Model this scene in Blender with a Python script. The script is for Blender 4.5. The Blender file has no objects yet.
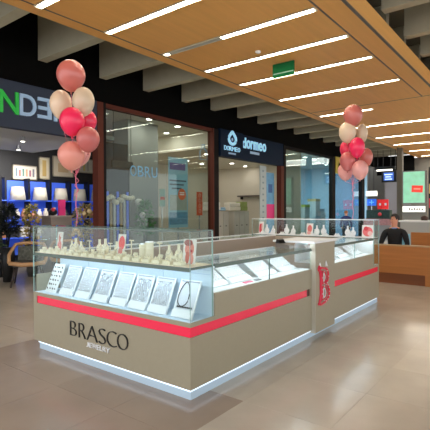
import bpy, bmesh, math, random
from mathutils import Vector, Matrix
random.seed(7)
PI = math.pi
S = bpy.context.scene
COL = S.collection

# ------------------------------------------------------------------ camera
# world axes: X along the kiosk's long side, Y along its lettered front (towards the shops), Z up
yaw, pitch, roll = 0.6586, -0.011, -0.0043
d = Vector((math.cos(yaw)*math.cos(pitch), math.sin(yaw)*math.cos(pitch), math.sin(pitch)))
r0 = Vector((math.sin(yaw), -math.cos(yaw), 0)); u0 = r0.cross(d)
r2 = math.cos(roll)*r0 + math.sin(roll)*u0; u2 = r2.cross(d)
cam_d = bpy.data.cameras.new('camera'); cam = bpy.data.objects.new('camera', cam_d); COL.objects.link(cam)
M = Matrix.Identity(4)
for i in range(3):
    M[i][0], M[i][1], M[i][2] = r2[i], u2[i], -d[i]
M[0][3], M[1][3], M[2][3] = -2.4904, -2.1672, 1.45
cam.matrix_world = M
cam_d.sensor_fit = 'HORIZONTAL'; cam_d.sensor_width = 36; cam_d.lens = 36*438.17/430
cam_d.clip_start = 0.05; cam_d.clip_end = 200
S.camera = cam

# ------------------------------------------------------------------ world, exposure, big lights
W = bpy.data.worlds.new('mall_ambient'); S.world = W; W.use_nodes = True
bg = W.node_tree.nodes['Background']
bg.inputs[0].default_value = (0.97, 0.98, 1.0, 1); bg.inputs[1].default_value = 2.25
S.view_settings.view_transform = 'Standard'; S.view_settings.look = 'None'
S.view_settings.gamma = 1; S.view_settings.use_curve_mapping = False
S.view_settings.exposure = 0.0
STRIP_E = 33.0
def area(name, loc, sx, sy, power, col=(1, .95, .88), rot=(0, 0, 0)):
    l = bpy.data.lights.new(name, 'AREA'); l.shape = 'RECTANGLE'; l.size = sx; l.size_y = sy
    l.energy = power; l.color = col
    if abs(sx-sy) < 1e-6: l.shape = 'DISK'
    o = bpy.data.objects.new(name, l); COL.objects.link(o); o.location = loc; o.rotation_euler = rot
    return o
area('far_hall_light', (20.0, 1.5, 4.1), 3.0, 5.0, 160, (1, .95, .88))

# ------------------------------------------------------------------ materials
def lin(c):
    return tuple(((x/255)/12.92 if x/255 <= .04045 else ((x/255+.055)/1.055)**2.4) for x in c)
MATS = {}
def mat(name, rgb, rough=.6, metal=0, spec=.5, var=0, scale=6, stretch=(1, 1, 1), emit=0, ecol=None, coat=0, bump=0):
    if name in MATS: return MATS[name]
    m = bpy.data.materials.new(name); m.use_nodes = True; nt = m.node_tree
    b = nt.nodes['Principled BSDF']; c = lin(rgb)
    b.inputs['Base Color'].default_value = (*c, 1); b.inputs['Roughness'].default_value = rough
    b.inputs['Metallic'].default_value = metal; b.inputs['Specular IOR Level'].default_value = spec
    b.inputs['Coat Weight'].default_value = coat
    if var or bump:
        tc = nt.nodes.new('ShaderNodeTexCoord'); mp = nt.nodes.new('ShaderNodeMapping')
        mp.inputs['Scale'].default_value = stretch
        nz = nt.nodes.new('ShaderNodeTexNoise'); nz.inputs['Scale'].default_value = scale; nz.inputs['Detail'].default_value = 5
        nt.links.new(tc.outputs['Object'], mp.inputs[0]); nt.links.new(mp.outputs[0], nz.inputs[0])
        if var:
            rp = nt.nodes.new('ShaderNodeValToRGB')
            rp.color_ramp.elements[0].position = .3; rp.color_ramp.elements[1].position = .7
            rp.color_ramp.elements[0].color = (*[x*(1-var) for x in c], 1)
            rp.color_ramp.elements[1].color = (*[min(1, x*(1+var)) for x in c], 1)
            nt.links.new(nz.outputs[0], rp.inputs[0]); nt.links.new(rp.outputs[0], b.inputs['Base Color'])
        if bump:
            bp = nt.nodes.new('ShaderNodeBump'); bp.inputs['Strength'].default_value = bump
            nt.links.new(nz.outputs[0], bp.inputs['Height']); nt.links.new(bp.outputs[0], b.inputs['Normal'])
    if emit:
        b.inputs['Emission Color'].default_value = (*lin(ecol or rgb), 1); b.inputs['Emission Strength'].default_value = emit
    MATS[name] = m
    return m
def glass(name, tint=(250, 253, 252), refl=.7, base=.035, power=4, rough=0.0):
    if name in MATS: return MATS[name]
    m = bpy.data.materials.new(name); m.use_nodes = True; nt = m.node_tree; nt.nodes.clear()
    out = nt.nodes.new('ShaderNodeOutputMaterial'); mx = nt.nodes.new('ShaderNodeMixShader')
    tr = nt.nodes.new('ShaderNodeBsdfTransparent'); tr.inputs[0].default_value = (*lin(tint), 1)
    gl = nt.nodes.new('ShaderNodeBsdfGlossy'); gl.inputs['Roughness'].default_value = rough
    gl.inputs['Color'].default_value = (.95, 1, 1, 1)
    lw = nt.nodes.new('ShaderNodeLayerWeight'); lw.inputs[0].default_value = .5
    pw = nt.nodes.new('ShaderNodeMath'); pw.operation = 'POWER'; pw.inputs[1].default_value = power
    ma = nt.nodes.new('ShaderNodeMath'); ma.operation = 'MULTIPLY_ADD'; ma.inputs[1].default_value = refl; ma.inputs[2].default_value = base
    L = nt.links.new
    L(lw.outputs['Facing'], pw.inputs[0]); L(pw.outputs[0], ma.inputs[0]); L(ma.outputs[0], mx.inputs[0])
    L(tr.outputs[0], mx.inputs[1]); L(gl.outputs[0], mx.inputs[2]); L(mx.outputs[0], out.inputs[0])
    MATS[name] = m
    return m

def tile_mat(name, rgb):
    m = mat(name, rgb, rough=.17, spec=.45, var=.07, scale=2.2)
    nt = m.node_tree; b = nt.nodes['Principled BSDF']
    tc = nt.nodes.new('ShaderNodeTexCoord')
    # geometry-based speckle so that neighbouring tiles differ
    g = nt.nodes.new('ShaderNodeNewGeometry'); nz = nt.nodes.new('ShaderNodeTexNoise'); nz.inputs['Scale'].default_value = 1.1; nz.inputs['Detail'].default_value = 6
    mr = nt.nodes.new('ShaderNodeMapRange'); mr.inputs['To Min'].default_value = .15; mr.inputs['To Max'].default_value = .23
    nt.links.new(g.outputs['Position'], nz.inputs[0]); nt.links.new(nz.outputs[0], mr.inputs[0]); nt.links.new(mr.outputs[0], b.inputs['Roughness'])
    oi = nt.nodes.new('ShaderNodeObjectInfo'); hs = nt.nodes.new('ShaderNodeHueSaturation'); m2 = nt.nodes.new('ShaderNodeMapRange')
    m2.inputs['To Min'].default_value = .96; m2.inputs['To Max'].default_value = 1.04
    nt.links.new(oi.outputs['Random'], m2.inputs[0]); nt.links.new(m2.outputs[0], hs.inputs['Value'])
    src = b.inputs['Base Color'].links[0].from_socket
    nt.links.new(src, hs.inputs['Color']); nt.links.new(hs.outputs[0], b.inputs['Base Color'])
    for n in nt.nodes:
        if n.type == 'MAPPING': nt.links.new(g.outputs['Position'], n.inputs[0])
    return m
def wood_mat(name, rgb, rough, stretch, var=.045, scale=3):
    return mat(name, rgb, rough=rough, var=var, scale=scale, stretch=stretch, spec=.35)

M_tile = tile_mat('floor_tile_beige', (192, 181, 166)); M_tiled = tile_mat('floor_tile_brown', (166, 149, 134))
M_grout = mat('grout', (180, 167, 150), .3)
M_wood = wood_mat('ceiling_wood', (232, 172, 96), .45, (.25, 5, 5))
M_woodtrim = mat('ceiling_gap', (96, 90, 84), .5)
M_rib = mat('rib_paint', (176, 170, 148), .8, var=.04)
M_deckup = mat('upper_deck', (118, 112, 94), .9)
M_black = mat('bulkhead_black', (9, 9, 8), .95, spec=.1)
M_taupe = mat('taupe_laminate', (160, 152, 130), .38, var=.015, scale=30)
M_taupe2 = mat('taupe_inner', (170, 154, 138), .5)
M_red = mat('red_acrylic', (252, 30, 78), .25, spec=.5, coat=.3)
M_redstick = mat('red_vinyl', (226, 36, 72), .35)
M_led = mat('led_strip', (225, 240, 255), .5, emit=1.0, ecol=(222, 238, 252))
M_plinth = mat('plinth_backlit', (170, 190, 205), .4, emit=.16, ecol=(190, 215, 235))
M_ledin = mat('showcase_led', (235, 245, 255), .5, emit=30, ecol=(224, 239, 255))
M_white = mat('white_satin', (236, 238, 240), .45)
M_back = mat('showcase_back', (214, 230, 243), .5)
M_cream = mat('cream_velvet', (240, 232, 208), .9, var=.03, scale=40)
M_matcr = mat('cream_mat', (244, 236, 216), .85)
M_pad = mat('tray_pad', (206, 211, 220), .9); M_padw = mat('tray_pad_white', (232, 233, 236), .9)
M_silver = mat('silver', (210, 210, 214), .22, metal=1)
M_dark = mat('dark_onyx', (40, 40, 46), .3)
M_edge = mat('glass_edge', (150, 182, 176), .2, spec=.6)
M_edged = mat('glass_edge_dark', (86, 106, 98), .25, spec=.6)
G_case = glass('showcase_glass', (247, 252, 251), refl=.5, base=.02, power=4)
G_shop = glass('shop_glass', (228, 234, 231), refl=.6, base=.025, power=3.5)
G_teal = glass('shop_glass_teal', (212, 228, 230), refl=.6, base=.03, power=3.5)
M_frame = mat('frame_brown_red', (88, 42, 30), .6, spec=.2)
M_framed = mat('frame_dark', (22, 19, 18), .7, spec=.15)
M_blk = mat('black_plastic', (16, 16, 18), .4)
M_char = mat('sign_charcoal', (58, 65, 80), .8, spec=.15)
M_navy = mat('sign_navy', (12, 30, 52), .6, spec=.12)
M_grnlit = mat('letter_green', (20, 165, 55), .5, emit=.25)
M_bluelit = mat('letter_pale_blue', (150, 180, 210), .5, emit=.15)
M_cyanlit = mat('letter_cyan', (150, 205, 235), .5, emit=.55)
M_ink = mat('letter_black', (22, 22, 24), .3)
M_lit = mat('lamp_disc', (255, 250, 238), .5, emit=14)
M_strip = mat('strip_diffuser', (255, 246, 214), .5, emit=STRIP_E, ecol=(255, 246, 226))
M_stripoff = mat('strip_unlit', (178, 176, 168), .4)
M_chan = mat('strip_channel', (205, 200, 180), .4)

# ------------------------------------------------------------------ mesh helpers
class MB:
    def __init__(s): s.v = []; s.f = []; s.mi = []; s.sm = []; s.cur = 0
    def add(s, vs, fs, smooth=False):
        n = len(s.v); s.v += [tuple(v) for v in vs]
        for f in fs: s.f.append(tuple(i+n for i in f)); s.mi.append(s.cur); s.sm.append(smooth)
        return s
    def box(s, x0, x1, y0, y1, z0, z1, mtx=None):
        vs = [Vector(p) for p in ((x0,y0,z0),(x1,y0,z0),(x1,y1,z0),(x0,y1,z0),(x0,y0,z1),(x1,y0,z1),(x1,y1,z1),(x0,y1,z1))]
        if mtx: vs = [mtx @ v for v in vs]
        return s.add(vs, [(0,3,2,1),(4,5,6,7),(0,1,5,4),(1,2,6,5),(2,3,7,6),(3,0,4,7)])
    def lathe(s, prof, n=16, c=(0,0,0), mtx=None, smooth=True):
        vs = []; fs = []
        for (r, z) in prof:
            for k in range(n):
                a = 2*PI*k/n; p = Vector((c[0]+r*math.cos(a), c[1]+r*math.sin(a), c[2]+z))
                vs.append(mtx @ p if mtx else p)
        for i in range(len(prof)-1):
            for k in range(n):
                a, b = i*n+k, i*n+(k+1) % n; fs.append((a, b, b+n, a+n))
        fs.append(tuple(reversed(range(n)))); fs.append(tuple((len(prof)-1)*n+k for k in range(n)))
        return s.add(vs, fs, smooth)
    def cyl(s, c, r, h, n=16, mtx=None): return s.lathe([(r, 0), (r, h)], n, c, mtx, False)
    def ball(s, c, r, n=10, m=6, sc=(1,1,1)):
        vs = []; fs = []
        for i in range(m+1):
            t = PI*i/m
            for k in range(n):
                a = 2*PI*k/n
                vs.append((c[0]+r*sc[0]*math.sin(t)*math.cos(a), c[1]+r*sc[1]*math.sin(t)*math.sin(a), c[2]-r*sc[2]*math.cos(t)))
        for i in range(m):
            for k in range(n): fs.append((i*n+k, i*n+(k+1) % n, (i+1)*n+(k+1) % n, (i+1)*n+k))
        return s.add(vs, fs, True)
    def tube(s, pts, r, n=6, closed=False, taper=None):
        pts = [Vector(p) for p in pts]; vs = []; fs = []; N = len(pts)
        for i, p in enumerate(pts):
            if closed: t = (pts[(i+1) % N]-pts[i-1])
            else: t = pts[min(i+1, N-1)]-pts[max(i-1, 0)]
            t.normalize(); up = Vector((0,0,1)) if abs(t.z) < .9 else Vector((1,0,0))
            a = t.cross(up).normalized(); b = t.cross(a)
            rr = r*(taper[i] if taper else 1)
            for k in range(n):
                an = 2*PI*k/n; vs.append(p+a*rr*math.cos(an)+b*rr*math.sin(an))
        for i in range(N if closed else N-1):
            j = (i+1) % N
            for k in range(n): fs.append((i*n+k, i*n+(k+1) % n, j*n+(k+1) % n, j*n+k))
        if not closed: fs.append(tuple(reversed(range(n)))); fs.append(tuple((N-1)*n+k for k in range(n)))
        return s.add(vs, fs, True)
    def prism(s, poly, z0, z1, mtx=None):
        n = len(poly); vs = [Vector((x,y,z0)) for x,y in poly]+[Vector((x,y,z1)) for x,y in poly]
        if mtx: vs = [mtx @ v for v in vs]
        return s.add(vs, [tuple(reversed(range(n))), tuple(range(n,2*n))]+[(i,(i+1)%n,n+(i+1)%n,n+i) for i in range(n)])
    def mesh(s, name, mats):
        me = bpy.data.meshes.new(name); me.from_pydata(s.v, [], s.f)
        for m in (mats if isinstance(mats, (list, tuple)) else [mats]): me.materials.append(m)
        me.polygons.foreach_set('material_index', s.mi); me.polygons.foreach_set('use_smooth', s.sm)
        bm = bmesh.new(); bm.from_mesh(me); bmesh.ops.recalc_face_normals(bm, faces=bm.faces); bm.to_mesh(me); bm.free()
        return me
    def build(s, name, mats, parent=None, loc=(0,0,0), rot=(0,0,0)):
        return link(name, s.mesh(name, mats), parent, loc, rot)
def link(name, me, parent=None, loc=(0,0,0), rot=(0,0,0)):
    o = bpy.data.objects.new(name, me); COL.objects.link(o); o.location = loc; o.rotation_euler = rot
    if parent: o.parent = parent
    return o
def bx(name, m, x0, x1, y0, y1, z0, z1, parent=None, bev=0):
    c = ((x0+x1)/2, (y0+y1)/2, (z0+z1)/2)
    o = MB().box(x0-c[0], x1-c[0], y0-c[1], y1-c[1], z0-c[2], z1-c[2]).build(name, m, parent, c)
    if bev:
        b = o.modifiers.new('bevel', 'BEVEL'); b.width = bev; b.segments = 2
    return o
def tag(o, label, cat, group=None):
    o['label'] = label; o['category'] = cat
    if group: o['group'] = group
    return o
def thing(name, label, cat, loc=(0,0,0), rz=0, group=None):
    o = bpy.data.objects.new(name, None); COL.objects.link(o); o.location = loc; o.rotation_euler = (0,0,rz)
    o.empty_display_size = .1
    return tag(o, label, cat, group)
def struct(o): o['kind'] = 'structure'; return o
def stuff(o): o['kind'] = 'stuff'; return o
def copy_tree(o, parent=None):
    c = o.copy(); COL.objects.link(c)
    if parent: c.parent = parent
    for ch in list(o.children): copy_tree(ch, c)
    return c
LET = {}
def letter_mesh(ch, m, depth=.15, thin=0.0, shear=0):
    key = (ch, m.name, depth, thin)
    if key in LET: return LET[key]
    cu = bpy.data.curves.new('t', 'FONT'); cu.body = ch; cu.size = 1; cu.extrude = .001; cu.offset = thin; cu.resolution_u = 4
    cu.shear = shear
    o = bpy.data.objects.new('t', cu); COL.objects.link(o)
    dg = bpy.context.evaluated_depsgraph_get(); dg.update()
    me = bpy.data.meshes.new_from_object(o.evaluated_get(dg))
    bpy.data.objects.remove(o); bpy.data.curves.remove(cu)
    xs = [v.co.x for v in me.vertices]; ys = [v.co.y for v in me.vertices]
    x0, x1, y0, y1 = min(xs), max(xs), min(ys), max(ys)
    for v in me.vertices:   # normalise to a unit square, extruded towards +z
        v.co = ((v.co.x-x0)/(x1-x0), (v.co.y-y0)/(y1-y0), 1 if v.co.z > 0 else 0)
    me.materials.clear(); me.materials.append(m)
    LET[key] = me
    return me
FRONT_Y = Matrix(((1,0,0),(0,0,-1),(0,1,0)))           # text plane facing -Y
def put_letter(ch, m, p, w, h, dep, facing, parent, name='letter', thin=0.0, mirror=False):
    """p = lower-left corner of the letter (as read)"""
    o = link(name, letter_mesh(ch, m, thin=thin), parent, p)
    o.rotation_euler = (PI/2, 0, 0) if facing == '-y' else (PI/2, 0, -PI/2)
    o.scale = (w, h, dep)
    if mirror:
        o.scale = (-w, h, dep); o.location = (p[0]+w, p[1], p[2]) if facing == '-y' else (p[0], p[1]-w, p[2])
    return o
def word(txt, m, p, total, h, dep, facing, parent, gap=.18, name='letter', rel=None, thin=0.0):
    ws = [(rel or {}).get(c, {'I': .35, 'M': 1.35, 'W': 1.45, 'm': 1.4, 'r': .6, ' ': .5, 'i': .3, '1': .5, 'l': .3, 'J': .7}.get(c, 1)) for c in txt]
    k = total/(sum(ws)+gap*(len(txt)-1)); x = 0
    for c, w in zip(txt, ws):
        if c != ' ':
            q = (p[0]+x, p[1], p[2]) if facing == '-y' else (p[0], p[1]-x, p[2])
            put_letter(c, m, q, w*k, h, dep, facing, parent, name, thin)
        x += (w+gap)*k

# ================================================================== SETTING
floor = struct(bx('floor', M_grout, -9, 30, -12, 11, -.2, -.0012))
TS = .697; tm = MB().box(0, TS-.002, 0, TS-.002, -.02, 0)
me_l = tm.mesh('tile', M_tile); me_d = tm.mesh('tile_dark', M_tiled)
for i in range(-4, 17):
    for j in range(-5, 8):
        u, v = .26+TS*i, -.305+TS*j
        dark = i < 0 and 0 <= j < 4
        t = link('floor_tile', me_d if dark else me_l, floor)
        t.location = (u-floor.location[0], v-floor.location[1], 0-floor.location[2])
bx('floor_field', M_tile, .26+TS*17, 29, -11, 10, -.02, -.001, floor)
for o in floor.children:
    if o.name.startswith('floor_field'): o.location -= floor.location
bxs = [(-8, .26-TS*4, -11, 10), (.26-TS*4, .26+TS*17, -11, -.305-TS*5), (.26-TS*4, .26+TS*17, -.305+TS*8, 10)]
for b in bxs:
    o = bx('floor_field', M_tile, *b, -.02, -.001, floor); o.location -= floor.location

# upper deck, ribs
deck = struct(bx('ceiling', M_deckup, -6, 27, -12, 5.6, 5.3, 5.4))
rib_me = MB().box(-.09, .09, 3.6, 8.75, 0, 1.02).mesh('rib', M_rib); rib_r = MB().box(-.09, .09, -8.75, 3.28, .34, 1.02).mesh('rib', M_rib)
k = 0; us = [-1.95, -.62, .68, 2.0, 3.4, 4.65, 6.0, 7.21, 8.52, 9.67, 10.95, 12.2, 13.5, 14.8, 16.1, 17.4, 18.7, 20.0, 21.3]
for u in us:
    for rm_ in (rib_me, rib_r): rb = link('rib', rm_, deck); rb.location = Vector((u+.09, -3.27, 4.27)) - deck.location
# suspended wood ceiling
wc = struct(bx('ceiling', M_deckup, -3, 26, .2, 3.4, 4.24, 4.26))
def wpanel(nm, m, *b):
    o = bx(nm, m, *b, wc); o.location -= wc.location; return o
ucuts = [-3.0, -.25, 2.47, 4.87, 9.05]
wpanel('panel', M_wood, -3, 9.05, .39, 3.325, 4.2, 4.235)
wpanel('joint_strip', M_woodtrim, -3, 26, 3.318, 3.346, 4.197, 4.2)
wpanel('joint_strip', M_woodtrim, -3, 9.05, .368, .396, 4.197, 4.2)
wpanel('joint_strip', M_woodtrim, 9.045, 9.075, .05, 3.33, 4.197, 4.2)
wpanel('edge_board', M_wood, -3, 9.05, 3.34, 3.58, 4.2, 4.235)
wpanel('edge_board', M_wood, -3, 9.05, .05, .375, 4.2, 4.235)
wpanel('fascia_board', M_wood, -3, 9.05, .03, .05, 4.222, 4.53)
wpanel('edge_trim', M_woodtrim, -3, 9.05, .02, .056, 4.198, 4.222)  # grey metal trim along the bottom edge of the fascia
wpanel('fascia_board', M_wood, -3, 26, 3.56, 3.58, 4.235, 4.6)  # unseen left fascia, added to block light passing above the wood ceiling
wpanel('panel', M_wood, 9.07, 26, -10, 3.325, 4.2, 4.235)
wpanel('edge_board', M_wood, 9.07, 26, 3.34, 3.58, 4.2, 4.235)
wpanel('fascia_board', M_wood, 9.05, 9.07, -10, .05, 4.2, 4.53)

# linear lights
ordw = ['first', 'second', 'third', 'fourth', 'fifth', 'sixth', 'seventh', 'eighth', 'ninth', 'tenth', 'eleventh', 'twelfth']
strips = [(.745, 3.33, .42, 0), (1.874, 3.3, .42, 0), (3.109, 3.28, .42, 1), (4.272, 3.28, .42, 0), (5.468, 3.28, .42, 0), (7.20, 3.28, .42, 0),
          (9.6, 3.28, 1.75, 0), (12.05, 3.2, -3.5, 0), (14.6, 3.25, -4.5, 0), (16.9, 3.25, -5, 0), (19.4, 3.25, -6, 0), (21.8, 3.25, -6, 0)]
for i, (u, va, vb, part) in enumerate(strips):
    t = thing('ceiling_light', 'slim white light strip across the wood ceiling, %s row counted from the camera' % ordw[i], 'ceiling light', (u, (va+vb)/2, 4.2), 0, 'linear lights in the wood ceiling')
    h = (va-vb)/2; w = .055
    ch = MB().box(-w, -w+.008, -h, h, -.022, 0).box(w-.008, w, -h, h, -.022, 0).box(-w, w, -h-.01, -h, -.022, 0).box(-w, w, h, h+.01, -.022, 0).box(-w, w, -h, h, -.006, 0)
    ch.build('channel', M_chan, t)
    if part:
        MB().box(-.044, .044, -h+.1, h*.12, -.016, -.008).build('diffuser', M_strip, t)
        MB().box(-.044, .044, h*.12, h-.12, -.016, -.008).build('unlit_diffuser', M_stripoff, t)
    else:
        MB().box(-.038, .038, -h+.12, h-.12, -.016, -.008).build('diffuser', M_strip, t)
    for sg in (-1, 1):
        MB().cyl((0, sg*(h-.06), -.02), .042, .01, 14).build('spotlight', M_lit, t)

# exit sign
t = thing('exit_sign', 'green emergency exit sign hanging under the wood ceiling', 'exit sign', (4.75, 1.815, 3.93))
M_green = mat('exit_green', (12, 92, 48), .7, spec=.15); M_signw = mat('sign_white', (210, 225, 215), .4)
MB().box(-.018, .018, -.22, .22, 0, .25).build('panel', M_green, t)
MB().box(-.02, .02, -.22, .22, .058, .072).build('white_line', mat('sign_line', (120, 160, 140), .4), t)
for yy in (-.15, .15): MB().cyl((0, yy, .25), .006, .02, 8).build('hanger', M_silver, t)
# smoke detector on the ceiling
t = tag(MB().lathe([(.05, 0), (.05, -.02), (.03, -.035), (.01, -.038)], 14).build('smoke_detector', M_white, None, (4.0, 1.9, 4.2)), 'small round white smoke detector on the wood ceiling', 'smoke detector')

# ------------------------------------------------------------------ shop row (front at Y = 5.5)
struct(bx('wall_bulkhead', M_black, -6, 24, 5.5, 5.6, 3.75, 5.3))
struct(bx('wall_left_shop_back', mat('shop_black', (26, 26, 28), .7), -4, 6.05, 9.0, 9.1, 0, 3.75))
struct(bx('ceiling', mat('shop_ceiling_grey', (176, 178, 174), .8), -4, 3.9, 5.62, 9.0, 3.02, 3.1))
struct(bx('wall_pillar', mat('pillar_grey', (150, 152, 146), .7), 4.90, 5.95, 6.3, 6.9, 0, 3.75))
M_beige = mat('shop_beige', (206, 199, 182), .8)
struct(bx('wall_shop_back', M_beige, 6.05, 13, 10.0, 10.1, 0, 3.75))
struct(bx('wall_shop_side', M_beige, 12.95, 13.05, 5.62, 10.0, 0, 3.75))
struct(bx('wall_shop_partition', M_beige, 5.95, 6.05, 6.9, 10.0, 0, 3.75))
struct(bx('ceiling', mat('shop_ceiling_cream', (222, 216, 200), .8), 3.4, 7.4, 5.62, 10.0, 3.75, 3.85))
struct(bx('ceiling', mat('shop_ceiling_cream', (222, 216, 200), .8), 7.4, 13, 5.62, 10.0, 3.25, 3.85))
M_bluew = mat('shop_blue', (150, 186, 206), .7)
struct(bx('wall_blue_shop_back', M_bluew, 13.05, 22, 9.2, 9.3, 0, 3.75))
struct(bx('wall_blue_shop_side', M_bluew, 20.6, 20.7, 5.62, 9.2, 0, 3.75))
struct(bx('ceiling', mat('blue_shop_ceiling', (170, 178, 180), .8), 13.05, 22, 5.62, 9.2, 3.75, 3.85))

# fascia of the decor shop
t = struct(bx('wall_left_fascia', M_char, -3, 3.3, 5.44, 5.6, 2.93, 3.76))
sg = thing('shop_sign', 'green and pale blue lettering on the grey fascia at the far left', 'shop sign', (1.2, 5.44, 3.1))
def sl(ch, m, x0, x1, z0, z1, mirror=False): put_letter(ch, m, (x0-1.2, 0, z0-3.1), x1-x0, z1-z0, .03, '-y', sg, mirror=mirror, thin=.012)
sl('I', M_grnlit, 1.12, 1.19, 3.17, 3.56)
sl('N', M_grnlit, 1.24, 1.585, 3.17, 3.565); sl('D', M_bluelit, 1.605, 1.925, 3.175, 3.565)
sl('E', M_bluelit, 1.95, 2.235, 3.185, 3.57, True); sl('I', M_bluelit, 2.285, 2.355, 3.17, 3.575)

# posts / mullions / rails
def post(u0, u1, m, z1=3.75, v0=5.42, v1=5.6, nm='trim_post'): return struct(bx(nm, m, u0, u1, v0, v1, 0, z1))
post(3.30, 3.45, M_frame); post(3.45, 3.52, M_framed); post(7.25, 7.5, M_framed); post(7.22, 7.26, M_frame, v0=5.4)
post(11.12, 11.32, M_frame, 3.0); post(11.32, 11.48, M_framed); post(15.66, 15.95, M_framed); post(19.3, 19.7, M_framed)
for (a, b, m) in ((3.52, 7.25, M_frame), (11.48, 15.66, M_framed), (15.95, 19.3, M_framed)):
    struct(bx('trim_rail', m, a, b, 5.44, 5.58, 3.66, 3.75)); struct(bx('trim_rail', M_framed, a, b, 5.44, 5.58, 0, .1))
# panes
def pane(nm, m, a, b, lab):
    o = struct(bx(nm, m, a, b, 5.5, 5.512, .1, 3.66)); return o
pane('window_1', G_shop, 3.52, 5.45, ''); pane('window_2', G_shop, 5.46, 7.25, '')
pane('window_3', G_teal, 11.48, 15.66, ''); pane('window_4', glass('shop_glass_blue', (200, 220, 232), refl=.6, base=.05, power=3), 15.95, 19.3, '')

# bedding shop fascia signs
fs = thing('shop_sign', 'square navy sign with pale house-shaped logo above the shop entrance', 'shop sign', (7.5, 5.4, 3.0))
MB().box(0, 1.14, -.05, .2, .0, .78).build('panel', M_navy, fs)
# logo: pointed drop outline with a round core
pts = []
for k in range(24):
    a = 2*PI*k/24; x, z = .21*math.sin(a), -.19*math.cos(a)
    if z > .05: x *= max(0, 1-(z-.05)/.2)*1.0; z *= 1.35
    pts.append((x, z))
mb = MB(); outl = [Vector((.56+x*.85, -.055, .545+z*.8)) for x, z in pts]; mb.tube(outl, .05, 6, True); mb.build('logo_outline', M_cyanlit, fs)
MB().ball((.56, -.06, .53), .05, 12, 8, (1, .3, 1)).build('logo_core', M_bluelit, fs)
word('DORMEO', M_cyanlit, (.16, -.05, .19), .8, .13, .02, '-y', fs, gap=.15)
MB().box(.38, .74, -.062, -.05, .09, .14).build('subline', M_bluelit, fs)
fs = thing('shop_sign', 'long navy sign with glowing pale blue word dormeo over the shop opening', 'shop sign', (8.64, 5.44, 3.0))
MB().box(0, 2.68, 0, .16, 0, .78).build('panel', M_navy, fs)
for ch, a, b, hh in (('d', .06, .28, .33), ('o', .31, .52, .27), ('r', .55, .68, .27), ('m', .71, 1.0, .27), ('e', 1.03, 1.23, .27), ('o', 1.26, 1.47, .27)):
    put_letter(ch, M_cyanlit, (a, 0, .37), b-a, hh, .025, '-y', fs, thin=.02)
MB().box(.52, 1.06, -.012, 0, .23, .31).build('subline', M_bluelit, fs)

# ================================================================== KIOSK
K = thing('jewelry_kiosk', 'taupe jewelry kiosk with red stripe, glass showcases and glowing plinth', 'kiosk', (0, 0, 0))
KW, KL = 2.2, 4.5
def kb(nm, m, *b, parent=K, bev=0): return bx(nm, m, *b, parent, bev)
# plinth and light line
kb('plinth', M_plinth, .025, KL-.02, .02, 2.13, 0, .068)
kb('led_strip', M_led, .012, .03, .012, 2.13, .068, .085)
kb('led_strip', M_led, .03, 2.09, .012, .03, .068, .085); kb('led_strip', M_led, 2.65, KL-.08, .012, .03, .068, .085)
# front cabinet
fp = kb('front_panel', M_taupe, 0, .03, 0, KW, .085, .483)
kb('cabinet_core', M_taupe, .03, .3, .03, KW-.03, .085, .57)
kb('red_stripe', M_red, .008, .03, .008, 2.14, .483, .561)
kb('stripe_end', M_taupe, 0, .03, 2.14, KW, .483, .561)
kb('deck', M_taupe, 0, .3, 0, KW, .561, .594)
kb('deck_top_pale', M_back, .012, .285, .012, KW-.012, .594, .598)  # pale sheet as deck top, its lit look put into the colour
# lettering on the front panel
def fletter(ch, va, vb, z0, z1, m=M_ink, thin=-.028):
    o = put_letter(ch, m, (0, va, z0), va-vb, z1-z0, .012, '-x', fp, thin=thin); o.location -= fp.location
    return o
for ch, va, vb in (('B', 1.533, 1.433), ('R', 1.395, 1.29), ('A', 1.27, 1.115), ('S', 1.093, .998), ('C', .98, .85), ('O', .838, .698)):
    fletter(ch, va, vb, .25, .388)
xs = 1.275
for ch, w in zip('JEWELRY', (.034, .036, .06, .036, .034, .042, .046)):
    fletter(ch, xs, xs-w, .186, .23, M_white, 0); xs -= w+.008
# long side, near half
kb('side_panel', M_taupe, .03, 2.1, 0, .02, .085, .483)
kb('red_stripe', M_red, .03, 1.985, .008, .03, .483, .561)
kb('stripe_end', mat('stripe_end_dark', (84, 40, 30), .5), 1.985, 2.05, .008, .03, .483, .561)
kb('stripe_end', M_taupe, 2.05, 2.1, 0, .03, .483, .561)
kb('side_panel', M_taupe, .3, 2.1, 0, .02, .561, .778)
kb('cabinet_core', M_taupe2, .3, 2.1, .03, .5, .03, .77)
# long side, far half
kb('side_panel', M_taupe, 2.64, KL, 0, .02, .085, .483)
kb('red_stripe', M_red, 2.66, 4.46, .008, .03, .483, .561)
kb('side_panel', M_taupe, 2.64, 4.24, 0, .02, .561, .778)
kb('cabinet_core', M_taupe2, 2.64, 4.24, .03, .5, .03, .77)
kb('rear_panel', M_taupe, KL-.03, KL, .02, KW, .085, .561)
kb('cabinet_core', M_taupe2, 4.24, KL-.03, .03, KW-.03, .03, .561)
kb('deck', M_taupe, 4.24, KL, 0, KW, .561, .594); kb('stripe_end', M_taupe, 4.46, KL, 0, .03, .483, .561)
kb('deck_top_pale', M_white, 4.25, KL-.012, .012, KW-.012, .594, .598)
# left long side
kb('side_panel', M_taupe, .03, KL-.03, KW-.02, KW, .085, .778)
kb('cabinet_core', M_taupe2, .3, 4.24, 1.7, KW-.02, .03, .77)
kb('inner_panel', M_taupe2, .3, 4.24, 1.68, 1.7, .03, 1.0)
kb('inner_panel', M_taupe2, 4.2, 4.24, .5, 1.68, .03, 1.0); kb('inner_panel', M_taupe2, .3, .32, .5, 1.68, .03, 1.0)
kb('inner_panel', M_white, .3, 2.1, .48, .5, .77, 1.0); kb('inner_panel', M_white, 2.64, 4.24, .48, .5, .77, 1.0)
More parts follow.
